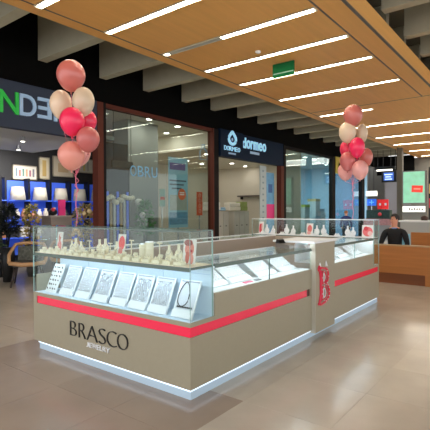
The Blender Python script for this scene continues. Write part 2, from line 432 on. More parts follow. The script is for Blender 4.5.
# door panel with the emblem
dp = kb('door_panel', M_taupe, 2.1, 2.64, -.045, .02, .055, 1.07)
kb('door_edge_lit', mat('door_edge_lit', (190, 184, 168), .4), 2.092, 2.1, -.045, .02, .055, 1.07)  # near edge of the door panel, painted lighter for the light it catches
kb('flap_top', M_white, 2.05, 2.68, -.06, .48, 1.07, 1.095, bev=.004)
# display floors
kb('display_floor', M_white, .3, 2.1, .02, .48, .77, .78); kb('display_floor', M_white, 2.64, 4.24, .02, .48, .77, .78)
kb('display_floor', M_white, .3, 4.24, 1.7, KW-.02, .77, .78)
# showcase backs
kb('showcase_back', M_back, .275, .3, .01, 2.13, .598, .995)
for yy in (.55, 1.08, 1.62): kb('back_joint', mat('joint_blue', (176, 200, 222), .5), .273, .2755, yy-.003, yy+.003, .6, .99)
for zz in (.93, .965): kb('back_rail', mat('rail_blue', (190, 212, 232), .5), .271, .2755, .02, 2.12, zz-.004, zz+.004)
kb('showcase_back', M_white, 4.24, 4.262, .01, 2.13, .598, .995)
# shelf with cream mat
kb('shelf', M_edged, 0, .3, 0, KW, .995, 1.013, bev=.003)
kb('shelf_mat', M_matcr, .012, .276, .012, KW-.012, 1.013, 1.018)
kb('shelf', M_edged, 4.24, KL, 0, KW, .995, 1.013); kb('shelf_mat', M_white, 4.262, KL-.012, .012, KW-.012, 1.013, 1.018)
# glass panes
def gp(*b, m=G_case): return kb('glass_pane', m, *b)
gp(0, .006, .006, KW-.006, .598, .995); gp(0, .006, .006, KW-.006, 1.018, 1.285)
gp(.006, .275, 0, .006, .598, .995); gp(.006, .275, 0, .006, 1.018, 1.285)
gp(.006, .275, KW-.006, KW, .598, .995); gp(.006, .275, KW-.006, KW, 1.018, 1.285)
gp(0, .28, 0, KW, 1.285, 1.293)
gp(.3, 2.1, 0, .006, .78, 1.0); gp(2.64, 4.24, 0, .006, .78, 1.0)
gp(.3, 2.08, 0, .5, 1.0, 1.01); gp(2.66, 4.24, 0, .5, 1.0, 1.01); gp(.3, 4.24, 1.7, KW, 1.0, 1.01)
gp(KL-.006, KL, .006, KW-.006, 1.018, 1.285); gp(4.262, KL-.006, 0, .006, 1.018, 1.285); gp(4.262, KL-.006, 0, .006, .598, .995)
gp(4.262, KL-.006, KW-.006, KW, 1.018, 1.285); gp(4.25, KL, 0, KW, 1.285, 1.293); gp(KL-.006, KL, .006, KW-.006, .598, .995)
# glass edges
def ge(m, *b): return kb('glass_edge', m, *b)
ge(M_edge, -.001, .003, -.001, .003, .598, 1.293)
ge(M_edge, .272, .281, -.002, .007, .598, 1.293)
ge(M_edge, -.001, .006, KW-.007, KW+.001, .598, 1.293); ge(M_edge, .272, .281, KW-.007, KW+.001, .598, 1.293)
ge(M_edged, -.003, .006, 0, KW, 1.281, 1.295); ge(M_edged, .277, .283, 0, KW, 1.285, 1.294)
ge(M_edged, 0, .28, -.002, .003, 1.285, 1.294); ge(M_edged, 0, .28, KW-.003, KW+.002, 1.285, 1.294)
ge(M_edged, .3, 2.08, -.004, .003, .998, 1.014); ge(M_edged, 2.66, 4.24, -.004, .003, .998, 1.014)
ge(M_white, .3, 2.08, .488, .502, .998, 1.014); ge(M_white, 2.66, 4.24, .488, .502, .998, 1.014)
ge(M_white, .3, 4.24, 1.69, 1.704, .998, 1.016); ge(M_white, .3, 4.24, KW-.006, KW+.004, .998, 1.016)
ge(M_edged, 1.163, 1.17, -.002, .008, .78, 1.0); ge(M_edge, 3.45, 3.456, -.002, .007, .78, 1.0)
for (uu, vv) in ((4.258, 0), (KL-.005, 0), (4.258, KW-.005), (KL-.005, KW-.005)): ge(M_edge, uu-.002, uu+.005, vv-.002, vv+.006, .598, 1.293)
ge(M_white, 4.25, 4.258, 0, KW, 1.284, 1.295); ge(M_white, KL-.006, KL+.002, 0, KW, 1.284, 1.295)
# lights inside the showcases
kb('showcase_light', M_ledin, .03, .05, .03, KW-.03, .990, .9945)
kb('shelf_lip', M_edged, -.002, .008, 0, KW, .982, .997)
for a_, b_ in ((.32, 2.08), (2.68, 4.22)):
    kb('showcase_light', M_ledin, a_, b_, .03, .045, .988, .998); kb('shelf_lip', M_edged, a_-.02, b_+.01, -.004, .006, .982, .999)
kb('showcase_light', M_ledin, 4.44, 4.455, .03, KW-.03, .990, .9945)
# emblem: ornate B (outline + inner band) on the door panel
em = bpy.data.objects.new('emblem', None)
def emb(pts, r, m, nm, closed=True):
    mb = MB(); mb.tube([Vector((2.16+.30*x, -.05, .37+.40*y)) for x, y in pts], r, 6, closed)
    o = mb.build(nm, m, dp); o.location -= dp.location; return o
def bspl(pts, n=6):
    out = []
    N = len(pts)
    for i in range(N):
        p0, p1, p2, p3 = [Vector((*pts[(i+j-1) % N], 0)) for j in range(4)]
        for k in range(n):
            t = k/n
            q = .5*((2*p1)+(-p0+p2)*t+(2*p0-5*p1+4*p2-p3)*t*t+(-p0+3*p1-3*p2+p3)*t**3)
            out.append((q.x, q.y))
    return out
outer = [(.12, 0), (.55, .0), (.92, .1), (1.0, .28), (.88, .45), (.7, .53), (.86, .64), (.9, .8), (.78, .94), (.5, 1.0), (.14, 1.0), (.2, .75), (.2, .5), (.2, .25)]
emb(bspl(outer), .015, M_redstick, 'letter_outline')
emb(bspl([(.4, .1), (.66, .12), (.8, .28), (.66, .44), (.4, .46), (.37, .28)]), .009, M_redstick, 'letter_counter')
emb(bspl([(.4, .56), (.6, .58), (.71, .74), (.6, .88), (.4, .9), (.37, .74)]), .009, M_redstick, 'letter_counter')
emb([(.28, .06), (.29, .3), (.29, .6), (.27, .95)], .009, M_redstick, 'letter_stem', False)
emb(bspl([(.5, .15), (.64, .18), (.69, .28), (.62, .38), (.5, .41), (.47, .28)]), .006, M_white, 'inner_line')
emb(bspl([(.48, .63), (.57, .65), (.61, .74), (.56, .82), (.48, .85), (.45, .74)]), .006, M_white, 'inner_line')
emb(bspl([(.05, .96), (.02, 1.04), (.12, 1.09), (.22, 1.03)]), .012, M_redstick, 'flourish')
emb([(.0, .0), (.1, .03), (.2, .0)], .014, M_redstick, 'flourish', False)
for i in range(12):
    a = 2*PI*i/12
    for (cx_, cy_, rx, ry) in ((.6, .28, .34, .24), (.56, .74, .28, .2)):
        if i % 2 == 0 or cy_ < .5:
            o = MB().ball((0, 0, 0), .006, 6, 4).build('bead', M_white, dp, (2.16+.30*(cx_+rx*math.cos(a)), -.066, .37+.40*(cy_+ry*math.sin(a)))); o.location -= dp.location
MB().lathe([(.02, 0), (.012, .03), (.004, .06)], 8).build('finial', M_white, dp, Vector((2.37, -.052, .79))-dp.location)
MB().lathe([(.016, 0), (.01, .025), (.004, .045)], 8).build('finial', M_white, dp, Vector((2.2, -.052, .8))-dp.location)

# ---------------- trays with jewelry in the lettered front (leaning boards)
posn = ['leftmost', 'second from left', 'third from left', 'fourth from left', 'fifth from left', 'sixth from left', 'seventh from left', 'rightmost']
def tray(name, label, loc, w, h, tilt, rz, kind, group):
    t = thing(name, label, 'jewelry tray', loc, rz, group)
    R = Matrix.Rotation(tilt, 4, 'Y')      # board lies in local y (width) / z (height), leaning back towards +x
    MB().box(0, .008, -w/2, w/2, 0, h, R).build('board', M_white, t)
    a = .014
    if kind != 'earrings':
        MB().box(-.003, 0, -w/2+a, w/2-a, .07, h-.02, R).build('pad', M_padw if rz else M_pad, t)
        MB().box(-.012, 0, -w/2, w/2, 0, .055, R).build('ledge', M_white, t)
        MB().box(-.006, 0, -w/2+a, w/2-a, h-.02, h-.008, R).build('header_bar', mat('bar_grey', (150, 155, 165), .4), t)
    j = MB(); rnd = random.Random(hash(label) % 1000 if False else len(label)*7+int(w*1000))
    if kind == 'earrings':
        for r in range(6):
            for c in range(4):
                p = R @ Vector((-.006, -w/2+.03+c*(w-.06)/3+rnd.uniform(-.008, .008), .04+r*(h-.08)/5))
                j.ball(p, .0085, 6, 4, (.6, 1, rnd.uniform(.8, 1.8)))
        j.build('jewelry', M_dark, t)['kind'] = 'stuff'
    elif kind == 'necklace':
        pts = []
        for k in range(20):
            a_ = 2*PI*k/20; pts.append(R @ Vector((-.007, .03+.045*math.sin(a_)*(1.2-.35*math.cos(a_)), .19+.1*math.cos(a_))))
        j.tube(pts, .004, 5, True)
        for k in range(9): j.ball(R @ Vector((-.008, -w/2+.03+k*.018, .085)), .008, 6, 4)
        j.build('jewelry', M_dark, t)['kind'] = 'stuff'
    else:
        n = 9
        for r in range(n):
            z = .085+r*(h-.125)/(n-1)
            if kind == 'chains':
                j.tube([R @ Vector((-.006, -w/2+.03+r*(w-.06)/(n-1)+.012*math.sin(s_*2.2+r), .08+s_*(h-.12)/7)) for s_ in range(8)], .0028, 4)
            else:
                for c in range(8): j.ball(R @ Vector((-.006, -w/2+.028+c*(w-.056)/7, z)), .0055, 6, 4)
        for k in range(8): j.ball(R @ Vector((-.007, -w/2+.028+k*(w-.056)/7, .075)), .006, 6, 4)
        j.build('jewelry', M_silver, t)['kind'] = 'stuff'
    return t
tv = [2.0, 1.72, 1.455, 1.185, .925, .675, .43, .155]
kinds = ['earrings', 'rings', 'rings', 'chains', 'rings', 'chains', 'chains', 'necklace']
labs = ['white card of dark earrings', 'white tray of pendants', 'white tray of ring rows', 'white tray of fine chains', 'white tray of silver rings', 'white tray of slanting chains', 'white tray of long chains', 'white tray with a dark necklace loop']
for i, v in enumerate(tv):
    tray('jewelry_tray', '%s leaning in the lettered front showcase, %s' % (labs[i], posn[i]), (.07, v, .6), .215 if i else .19, .31, .42, 0, kinds[i], 'trays in the lettered front showcase')
# trays in the long side, near half and far half: leaning towards the aisle
su = [.52, .9, 1.38, 1.82]
so = ['first', 'second', 'third', 'fourth']
for i, u in enumerate(su):
    tray('jewelry_tray', 'pale ring tray tilted behind the near side glass, %s from the lettered corner' % so[i], (u, .14, .782), .34, .34, .95, PI/2, 'rings', 'trays in the near side counter')
for i, u in enumerate([2.95, 3.45, 3.95]):
    tray('jewelry_tray', 'pale ring tray tilted behind the far side glass, %s from the door panel' % so[i], (u, .14, .782), .36, .34, .95, PI/2, 'rings', 'trays in the far side counter')
t = tag(bx('price_card', mat('card_pink', (240, 120, 150), .6), .83, .95, .05, .09, .78, .79), 'small pink card lying behind the near side glass', 'card')
t = tag(bx('price_card', mat('card_grey', (110, 112, 120), .6), 1.02, 1.1, .05, .09, .78, .79), 'small grey card lying beside the pink card', 'card')

# ---------------- little stands on the front shelf and the rear shelf
def ring_block(loc, label, group, m=M_cream):
    t = thing('ring_holder', label, 'ring holder', loc, 0, group)
    MB().box(-.03, .03, -.042, .042, 0, .026).build('base', m, t)
    for k in range(3): MB().lathe([(.011, .026), (.010, .04), (.006, .05), (.002, .053)], 8, (0, -.026+k*.026, 0)).build('ring_peg', m, t)
    return t
def bust(loc, h, label, group, m=M_cream, rz=0):
    t = thing('necklace_bust', label, 'necklace bust', loc, rz, group)
    k = h/.16
    MB().lathe([(.035*k, 0), (.036*k, .008*k), (.03*k, .014*k)], 14).build('base', m, t)
    mb = MB(); mb.ball((0, 0, .062*k), .05*k, 12, 8, (.55, .9, 1.05)); mb.lathe([(.024*k, .09*k), (.014*k, .115*k), (.013*k, .15*k), (.016*k, .16*k)], 12); mb.build('torso', m, t)
    MB().tube([(-.03*k*math.cos(a*PI/8-PI/2)*.6-.008, .032*k*math.sin(a*PI/8-PI/2), (.1-.035*math.cos(a*PI/8-PI/2))*k) for a in range(9)], .0022, 4).build('necklace', M_silver, t)
    return t
def tstand(loc, h, label, group, m=M_cream):
    t = thing('jewelry_stand', label, 'jewelry stand', loc, 0, group)
    MB().lathe([(.026, 0), (.026, .006), (.006, .012), (.005, h), (.0, h)], 10).build('post', m, t)
    MB().tube([(0, -.03, h), (0, .03, h)], .006, 6).build('crossbar', m, t)
    return t
def cube_box(loc, label, group, s=.05, m=M_cream):
    t = thing('ring_box', label, 'ring box', loc, 0, group)
    MB().box(-s/2, s/2, -s/2, s/2, 0, s*.55).build('box', m, t)
    mb = MB(); mb.box(-.004, .004, -s/2, s/2, 0, s*.55, Matrix.Translation((s/2, 0, s*.55)) @ Matrix.Rotation(.3, 4, 'Y')); mb.build('lid', m, t)
    MB().tube([(0, .011*math.cos(a*PI/5), s*.58+.011*math.sin(a*PI/5)) for a in range(10)], .002, 4, True).build('ring', M_silver, t)
    return t
zs = 1.018
n = 17
for k in range(n):
    v = 2.1-k*(1.93/(n-1))
    if .9 < v < .98: continue
    ring_block((.07, v, zs), 'low cream ring holder in the row along the front shelf glass', 'ring holders along the front shelf')
rnd = random.Random(3)
for k in range(12):
    v = 2.03-k*.155
    if abs(v-1.0) < .05 or abs(v-.16) < .1: continue
    cube_box((.14, v, zs), 'small cream ring box in the second row of the front shelf', 'ring boxes on the front shelf', .052)
for v, h in ((1.82, .12), (1.75, .15), (1.66, .12), (1.36, .15), (1.27, .16), (1.1, .14), (.42, .14), (.31, .15)):
    bust((.215, v, zs), h, {1.82: 'short cream necklace bust, leftmost on the front shelf', 1.75: 'tall cream necklace bust beside the left photo card', 1.66: 'short cream bust by the pink balloon ribbon',
         1.36: 'cream necklace bust left of centre on front shelf', 1.27: 'tallest cream necklace bust near centre of front shelf', 1.1: 'cream necklace bust just left of the red card',
         .42: 'cream bust second from the right on front shelf', .31: 'cream bust rightmost, beside the portrait card'}[v], 'necklace busts on the front shelf')
for v, h, l in ((1.5, .13, 'cream T-shaped stand left of the middle busts'), (1.18, .12, 'cream T-shaped stand between the middle busts'), (.88, .16, 'cream T-shaped stand right of the red card'), (.52, .15, 'cream T-shaped stand left of the two right busts')):
    tstand((.2, v, zs), h, l+' on front shelf', 'T-shaped stands on the front shelf')
# cream drums with glass lid
for v, h, l in ((.74, .13, 'cream cylinder display with metal rim right of centre'), (.66, .15, 'taller cream cylinder display with metal rim')):
    t = thing('display_cylinder', l+' on front shelf', 'display cylinder', (.215, v, zs), 0, 'display cylinders on the front shelf')
    MB().cyl((0, 0, 0), .036, h, 18).build('body', M_cream, t); MB().cyl((0, 0, h), .039, .012, 18).build('rim', M_silver, t)
# photo cards
def card(name, label, loc, w, h, spots, rz=0, base=(236, 232, 228)):
    t = thing(name, label, 'photo card', loc, rz)
    R = Matrix.Rotation(.12, 4, 'Y')
    MB().box(0, .006, -w/2, w/2, 0, h, R).build('card', mat('card_%d_%d_%d' % base, base, .5), t)
    MB().box(.0, .05, -w/4, w/4, 0, .006).build('foot', M_white, t)
    for i, (cy, cz, ry, rz_, rgb) in enumerate(spots):
        poly = [(cy*w+ry*w*math.cos(2*PI*k/16), cz*h+rz_*h*math.sin(2*PI*k/16)) for k in range(16)]
        mt = R @ Matrix(((0, 0, -1, -.0005-.0006*i), (1, 0, 0, 0), (0, 1, 0, 0), (0, 0, 0, 1)))
        MB().prism(poly, 0, .0006, mt).build('print', mat('print_%d_%d_%d' % rgb, rgb, .5), t)
    return t
card('photo_card', 'photo card with red and white print at left end of front shelf', (.17, 1.99, zs), .09, .21, [(0, .3, .42, .26, (225, 120, 115)), (.05, .7, .25, .2, (205, 110, 90)), (-.1, .85, .2, .1, (240, 220, 215))])
card('photo_card', 'bright red photo card in the middle of front shelf', (.17, 1.0, zs), .1, .215, [(-.05, .62, .42, .3, (238, 50, 45)), (.05, .25, .3, .2, (225, 130, 125))])
card('photo_card', 'portrait photo card with pink hands at right end of front shelf', (.17, .165, zs), .135, .2, [(0, .6, .36, .3, (222, 130, 112)), (-.22, .2, .15, .2, (228, 150, 140)), (.12, .25, .16, .25, (205, 105, 90)), (.1, .85, .34, .13, (150, 70, 60)), (-.16, .52, .1, .06, (190, 40, 50))])
# rear shelf
for v, h, l in ((1.95, .17, 'white bust leftmost of the rear showcase'), (1.82, .15, 'second white bust from the left in the rear showcase'), (1.55, .18, 'tall white bust left of the rear portrait card'), (1.42, .16, 'white bust beside the tall one in the rear showcase'),
                (.98, .17, 'white bust right of the rear portrait card'), (.86, .18, 'white bust in the middle right of the rear showcase'), (.45, .17, 'white bust left of the rear pink card'), (.36, .15, 'white bust next to the rear pink card')):
    bust((4.37, v, zs), h, l, 'white busts in the rear showcase', M_white)
for k in range(9):
    v = 2.0-k*.2
    ring_block((4.3, v, zs), 'low white ring holder along the rear showcase', 'ring holders in the rear showcase', M_white)
card('photo_card', 'small pink portrait card in the rear showcase', (4.4, 1.13, zs), .12, .2, [(0, .55, .35, .32, (226, 120, 115)), (.1, .2, .3, .15, (230, 170, 165))])
card('photo_card', 'square pink and red photo card at right end of rear showcase', (4.4, .145, zs), .18, .19, [(0, .45, .44, .4, (232, 110, 112)), (.15, .7, .2, .18, (215, 60, 70)), (-.2, .3, .2, .2, (240, 190, 185))])
card('photo_card', 'red and white photo card at left end of rear showcase', (4.4, 2.1, zs), .1, .22, [(.1, .45, .32, .4, (215, 70, 80)), (-.2, .6, .15, .3, (230, 190, 185))])
# small display foot in the far end case
t = thing('price_stand', 'clear bent price stand at the far end of the kiosk', 'price stand', (4.36, .06, .6))
MB().box(-.05, .05, -.03, .03, 0, .006).build('foot', M_silver, t); MB().box(-.05, -.045, -.03, .03, 0, .15, Matrix.Rotation(-.2, 4, 'Y')).build('back', M_silver, t)
# card terminal on the near counter
t = thing('card_terminal', 'dark grey card terminal resting on the counter near the door flap', 'card terminal', (2.0, .30, 1.012), -.35)
MB().prism([(-.1, 0), (.13, 0), (.13, .035), (-.02, .05), (-.1, .05)], -.04, .04, Matrix(((0, 0, 1, 0), (-1, 0, 0, 0), (0, 1, 0, 0), (0, 0, 0, 1)))).build('body', mat('terminal_grey', (120, 112, 104), .5), t)
MB().prism([(-.1, .05), (-.02, .05), (-.05, .09), (-.08, .1)], -.045, .045, Matrix(((0, 0, 1, 0), (-1, 0, 0, 0), (0, 1, 0, 0), (0, 0, 0, 1)))).build('screen_hood', M_blk, t)

# ================================================================== BALLOONS
bal = {'rose': mat('balloon_rose', (206, 112, 102), .28, spec=.5, coat=.2), 'cream': mat('balloon_cream', (232, 206, 176), .3), 'beige': mat('balloon_beige', (214, 190, 162), .3),
       'pink': mat('balloon_pink', (248, 44, 92), .28), 'deep': mat('balloon_deep', (232, 50, 88), .28), 'peach': mat('balloon_peach', (236, 154, 138), .3), 'pale': mat('balloon_pale', (238, 168, 160), .3), 'dusty': mat('balloon_dusty', (198, 104, 100), .3)}
prof = []
for k in range(15):
    t_ = PI*k/14; z = -math.cos(t_); r = math.sin(t_)
    if z < 0: r *= 1-.16*abs(z)**1.5; z *= 1.14
    prof.append((max(r, .0), z))
def balloon(p, rx, rz, col, label, group):
    t = thing('balloon', label, 'balloon', (p[0], p[1], p[2]-1.14*rz), 0, group)
    MB().lathe([(a*rx, b*rz+1.14*rz) for a, b in prof], 22).build('skin', bal[col], t)
    MB().lathe([(.012, -.018), (.005, -.004), (.006, .004)], 8).build('knot', bal[col], t)
Lb = [((.14, 1.703, 2.824), .142, .15, 'rose', 'dusty rose balloon topmost in the left bunch'),
      ((.14, 1.883, 2.559), .114, .143, 'cream', 'pale cream balloon at the left of the left bunch'),
      ((.166, 1.536, 2.541), .108, .136, 'beige', 'beige balloon beside the cream one in the left bunch'),
      ((.008, 1.499, 2.313), .117, .132, 'pink', 'large hot pink balloon at the front of the left bunch'),
      ((.272, 1.626, 2.371), .098, .115, 'deep', 'red pink balloon half hidden behind the hot pink one, left bunch'),
      ((.101, 1.377, 2.14), .110, .117, 'dusty', 'dusty rose balloon low at the right of the left bunch'),
      ((.061, 1.589, 1.999), .131, .136, 'peach', 'peach balloon lowest in the left bunch'),
      ((.272, 1.766, 2.055), .118, .124, 'pale', 'pale pink balloon behind the lowest peach one, left bunch')]
Rb = [((4.36, .359, 2.95), .151, .163, 'rose', 'dusty rose balloon topmost in the right bunch'),
      ((4.36, .449, 2.691), .136, .16, 'cream', 'large cream balloon in the right bunch'),
      ((4.566, .287, 2.685), .09, .145, 'beige', 'narrow beige balloon behind the cream one, right bunch'),
      ((4.189, .233, 2.412), .118, .15, 'pink', 'hot pink balloon at the front of the right bunch'),
      ((4.497, .518, 2.44), .106, .139, 'deep', 'red pink balloon behind the hot pink one, right bunch'),
      ((4.257, .41, 2.216), .12, .145, 'dusty', 'dusty rose balloon in the middle of the right bunch'),
      ((4.531, .212, 2.289), .108, .144, 'rose', 'rose balloon at the right edge of the right bunch'),
      ((4.291, .224, 2.074), .127, .143, 'pale', 'pale pink balloon lowest at the right, right bunch'),
      ((4.463, .522, 2.079), .124, .14, 'pale', 'pale pink balloon lowest at the left, right bunch')]
for (p, a, b, c, l) in Lb: balloon(p, a, b, c, l, 'balloons of the left bunch')
for (p, a, b, c, l) in Rb: balloon(p, a, b, c, l, 'balloons of the right bunch')
M_rib2 = mat('ribbon_pink', (236, 128, 150), .4)
def ribbon(x, y, z0, z1, label, tips):
    t = thing('balloon_ribbon', label, 'ribbon', (x, y, z0))
    MB().tube([(.004*math.sin(k*.9), .006*math.cos(k*1.1), (z1-z0)*k/14) for k in range(15)], .0042, 6).build('main_strand', M_rib2, t)
    for i, (p, a, b, c, l) in enumerate(tips):
        q = Vector((p[0]-x, p[1]-y, p[2]-1.14*b-z0-.01)); s0 = Vector((0, 0, z1-z0-.05))
        MB().tube([s0.lerp(q, k/6) for k in range(7)], .0025, 4).build('strand', M_rib2, t)
    # curl of spare ribbon
    MB().tube([(.018*math.cos(k*.8), .018*math.sin(k*.8)-.005, z1-z0-.02-k*.012) for k in range(22)], .0035, 5).build('curl', M_rib2, t)
ribbon(.16, 1.655, 1.293, 1.86, 'pink ribbon holding the left balloon bunch over the kiosk', Lb)
ribbon(4.36, .362, 1.293, 1.9, 'pink ribbon holding the right balloon bunch over the kiosk', Rb)

# ================================================================== PEOPLE
M_skin = mat('skin', (214, 150, 122), .5)
def person(name, label, loc, rz, cloth, trousers, hair, arm_l, arm_r, legs, lean=0.0, head_turn=0.0, standing=False):
    """seated or standing figure facing local +Y; loc = point on the floor below the pelvis"""
    t = thing(name, label, 'person', loc, rz)
    ph = .93 if standing else .53
    J = {}
    def V(k, p, r, par): J[k] = (Vector(p), r, par)
    L_ = lean
    V('pelvis', (0, 0, ph), (.15, .11), None); V('waist', (0, L_*.2, ph+.18), (.135, .1), 'pelvis'); V('chest', (0, L_*.5, ph+.36), (.175, .125), 'waist')
    V('collar', (0, L_*.75, ph+.48), (.1, .08), 'chest'); V('neck', (0, L_*.85, ph+.55), (.055, .055), 'collar')
    V('jaw', (0, L_*1.0+.015, ph+.63), (.066, .078), 'neck'); V('skull', (0, L_*1.05+.005, ph+.72), (.076, .092), 'jaw'); V('crown', (0, L_*1.05, ph+.79), (.05, .06), 'skull')
    for s, arm in ((-1, arm_l), (1, arm_r)):
        V('sh%d' % s, (s*.185, L_*.65, ph+.44), (.078, .078), 'collar'); V('el%d' % s, arm[0], (.048, .048), 'sh%d' % s); V('wr%d' % s, arm[1], (.032, .032), 'el%d' % s)
        dv = (Vector(arm[1])-Vector(arm[0])).normalized(); w_ = Vector(arm[1])
        V('pa%d' % s, w_+dv*.07, (.034, .02), 'wr%d' % s)
        sd = dv.cross(Vector((0, 0, 1))).normalized()
        for q in range(4): V('f%d%d' % (s, q), w_+dv*(.135+.012*(q in (1, 2)))+sd*(-.03+.02*q)+Vector((0, 0, -.015)), (.009, .009), 'pa%d' % s)
        V('th%d' % s, w_+dv*.06+sd*.055*(-s), (.01, .01), 'wr%d' % s)
        kn, an, to = legs(s)
        V('hip%d' % s, (s*.1, 0, ph-.02), (.085, .085), 'pelvis'); V('kn%d' % s, kn, (.06, .06), 'hip%d' % s); V('an%d' % s, an, (.042, .042), 'kn%d' % s); V('to%d' % s, to, (.036, .03), 'an%d' % s)
    keys = list(J); me = bpy.data.meshes.new('body')
    me.from_pydata([J[k][0] for k in keys], [(keys.index(J[k][2]), i) for i, k in enumerate(keys) if J[k][2]], [])
    o = bpy.data.objects.new('tmp', me); COL.objects.link(o)
    sk = o.modifiers.new('skin', 'SKIN'); sk.use_smooth_shade = True
    for i, k in enumerate(keys): me.skin_vertices[0].data[i].radius = J[k][1]; me.skin_vertices[0].data[i].use_root = (k == 'pelvis')
    sb = o.modifiers.new('sub', 'SUBSURF'); sb.levels = 2; sb.render_levels = 2
    dg = bpy.context.evaluated_depsgraph_get(); dg.update()
    m2 = bpy.data.meshes.new_from_object(o.evaluated_get(dg)); bpy.data.objects.remove(o); bpy.data.meshes.remove(me)
    m2.materials.clear()
    for m in (cloth, M_skin, trousers, M_blk): m2.materials.append(m)
    for p in m2.polygons:
        c = p.center; k = min(keys, key=lambda q: (J[q][0]-c).length-.3*J[q][1][0])
        p.material_index = 1 if k in ('neck', 'jaw', 'skull', 'crown') or k[:2] in ('wr', 'pa', 'th') or (k[0] == 'f') else (2 if k[:3] == 'hip' or k[:2] in ('kn', 'an') else (3 if k[:2] == 'to' else 0))
        p.use_smooth = True
    link('body', m2, t)
    hd = bpy.data.objects.new('head_pivot', None)
    hc = J['skull'][0]; Rm = Matrix.Translation(hc) @ Matrix.Rotation(head_turn, 4, 'Z')
    hb = MB()
    vs = []
    for i in range(9):
        th = PI*i/8*.62
        for k in range(18):
            a = 2*PI*k/18; rr = 1.0
            p = Vector((.086*math.sin(th)*math.cos(a), -.012+.102*math.sin(th)*math.sin(a), .02+.098*math.cos(th)))
            if math.sin(a) > .35 and th > .9: p = Vector((p.x*.9, p.y*.86, max(p.z, .055)))
            vs.append(Rm @ p)
    hb.add(vs, [(i*18+k, i*18+(k+1) % 18, (i+1)*18+(k+1) % 18, (i+1)*18+k) for i in range(8) for k in range(18)], True); hb.build('hair', hair, t)
    def at_(x, y, z): return Rm @ Vector((x, y, z))
    nb = MB(); nb.ball(at_(0, .098, -.035), .014, 8, 6, (.8, 1.1, 1.3)); nb.build('nose', M_skin, t)
    for s in (-1, 1):
        MB().ball(at_(s*.03, .086, -.005), .008, 8, 6).build('eye', M_blk, t); MB().ball(at_(s*.078, 0, -.02), .022, 8, 6, (.35, .8, 1.2)).build('ear', M_skin, t)
    MB().ball(at_(0, .088, -.075), .018, 8, 6, (1.1, .4, .3)).build('mouth', mat('lips', (178, 92, 84), .5), t)
    return t, J
seat_legs = lambda s: ((s*.12, .42, .5), (s*.12, .44, .09), (s*.13, .6, .05))
stand_legs = lambda s: ((s*.11, .03, .5), (s*.11, .0, .08), (s*.12, .14, .04))
M_coat = mat('coat_black', (17, 17, 19), .8); M_trou = mat('trousers_dark', (30, 32, 40), .8); M_hair = mat('hair_dark', (42, 36, 32), .7)
pp, J = person('person', 'person in a black jacket with blue collar sitting behind the wooden bench', (7.08, .47, 0), 1.7, M_coat, M_trou, M_hair,
               ((-.26, .1, .72), (-.12, .34, .62)), ((.27, .1, .72), (.12, .34, .62)), seat_legs, .06, -.7)
MB().tube([J['neck'][0]+Vector((.066*math.cos(k*PI/6), .062*math.sin(k*PI/6)+.005, -.03+.012*math.sin(k*PI/6))) for k in range(12)], .016, 6, True).build('collar', mat('collar_blue', (110, 140, 190), .7), pp)
pp, J = person('person', 'distant person in a dark blue top bending beyond the kiosk', (15.45, 4.75, 0), -1.2, mat('top_blue', (28, 40, 96), .8), M_trou, mat('hair_brown', (168, 104, 64), .7),
               ((-.25, .3, .95), (-.2, .5, .85)), ((.25, .3, .95), (.2, .5, .85)), stand_legs, .42, 0, True)
for o in pp.children: pass
pp.scale = (.9, .9, .8)

# ================================================================== BENCH on the right
M_bench = wood_mat('bench_wood', (176, 112, 58), .4, (1, .25, 4), .1, 4)
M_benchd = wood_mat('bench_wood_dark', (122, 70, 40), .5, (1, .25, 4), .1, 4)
bn = thing('wooden_bench', 'long orange wooden bench box right of the kiosk', 'bench', (6.4, -.4, 0))
MB().box(0, .05, -1.1, 1.55, .205, .735).build('front_board', M_bench, bn)
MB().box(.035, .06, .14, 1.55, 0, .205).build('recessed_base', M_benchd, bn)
MB().box(0, .06, -1.1, .14, 0, .205).build('end_post', M_bench, bn)
MB().box(-.006, .09, -1.1, 1.55, .735, .76).build('cap', mat('bench_cap', (178, 142, 100), .4), bn)
MB().box(.05, .95, -1.1, 1.55, .36, .42).build('seat', M_bench, bn)
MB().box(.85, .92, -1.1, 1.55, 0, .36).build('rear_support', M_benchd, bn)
b2 = thing('wooden_bench', 'second wooden bench back behind the seated person', 'bench', (8.3, -.75, 0))
MB().box(0, .06, -1.1, 1.2, .5, .92).build('back_board', M_bench, b2); MB().box(.0, .5, -1.1, 1.2, .38, .44).build('seat', M_bench, b2)
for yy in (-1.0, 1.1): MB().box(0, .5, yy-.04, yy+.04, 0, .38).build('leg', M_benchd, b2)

# ================================================================== FAR END (right background)
struct(bx('wall_far', mat('far_wall', (128, 126, 120), .8), 22.6, 22.7, -10, 9.2, 0, 4.2))
struct(bx('wall_far_upper', M_black, 21.9, 22.0, 3.6, 5.5, 3.3, 4.3))
struct(bx('trim_column', mat('column_beige', (104, 98, 88), .7), 18.0, 18.25, 3.18, 3.4, 0, 4.2))
t = thing('hanging_screen', 'dark hanging screen with pale blue writing beneath the far ceiling', 'screen', (19, 4.03, 2.74))
MB().box(0, .08, -.34, .34, 0, .55).build('housing', M_blk, t); MB().box(-.006, 0, -.22, .24, .08, .46).build('display', mat('screen_blue', (60, 96, 176), .4, emit=.9), t)
for r_, (a, b) in enumerate(((-.16, .2), (-.1, .16), (-.14, .18))): MB().box(-.009, -.006, a, b, .34-r_*.11, .39-r_*.11).build('text_line', mat('screen_text', (190, 215, 250), .4, emit=1.3), t)
for yy in (-.28, .28): MB().cyl((.04, yy, .55), .012, 2.01, 8).build('hanger', M_blk, t)
t = thing('sign_light', 'long white lamp glowing above the hanging screen', 'lamp', (18.8, 4.2, 3.28))
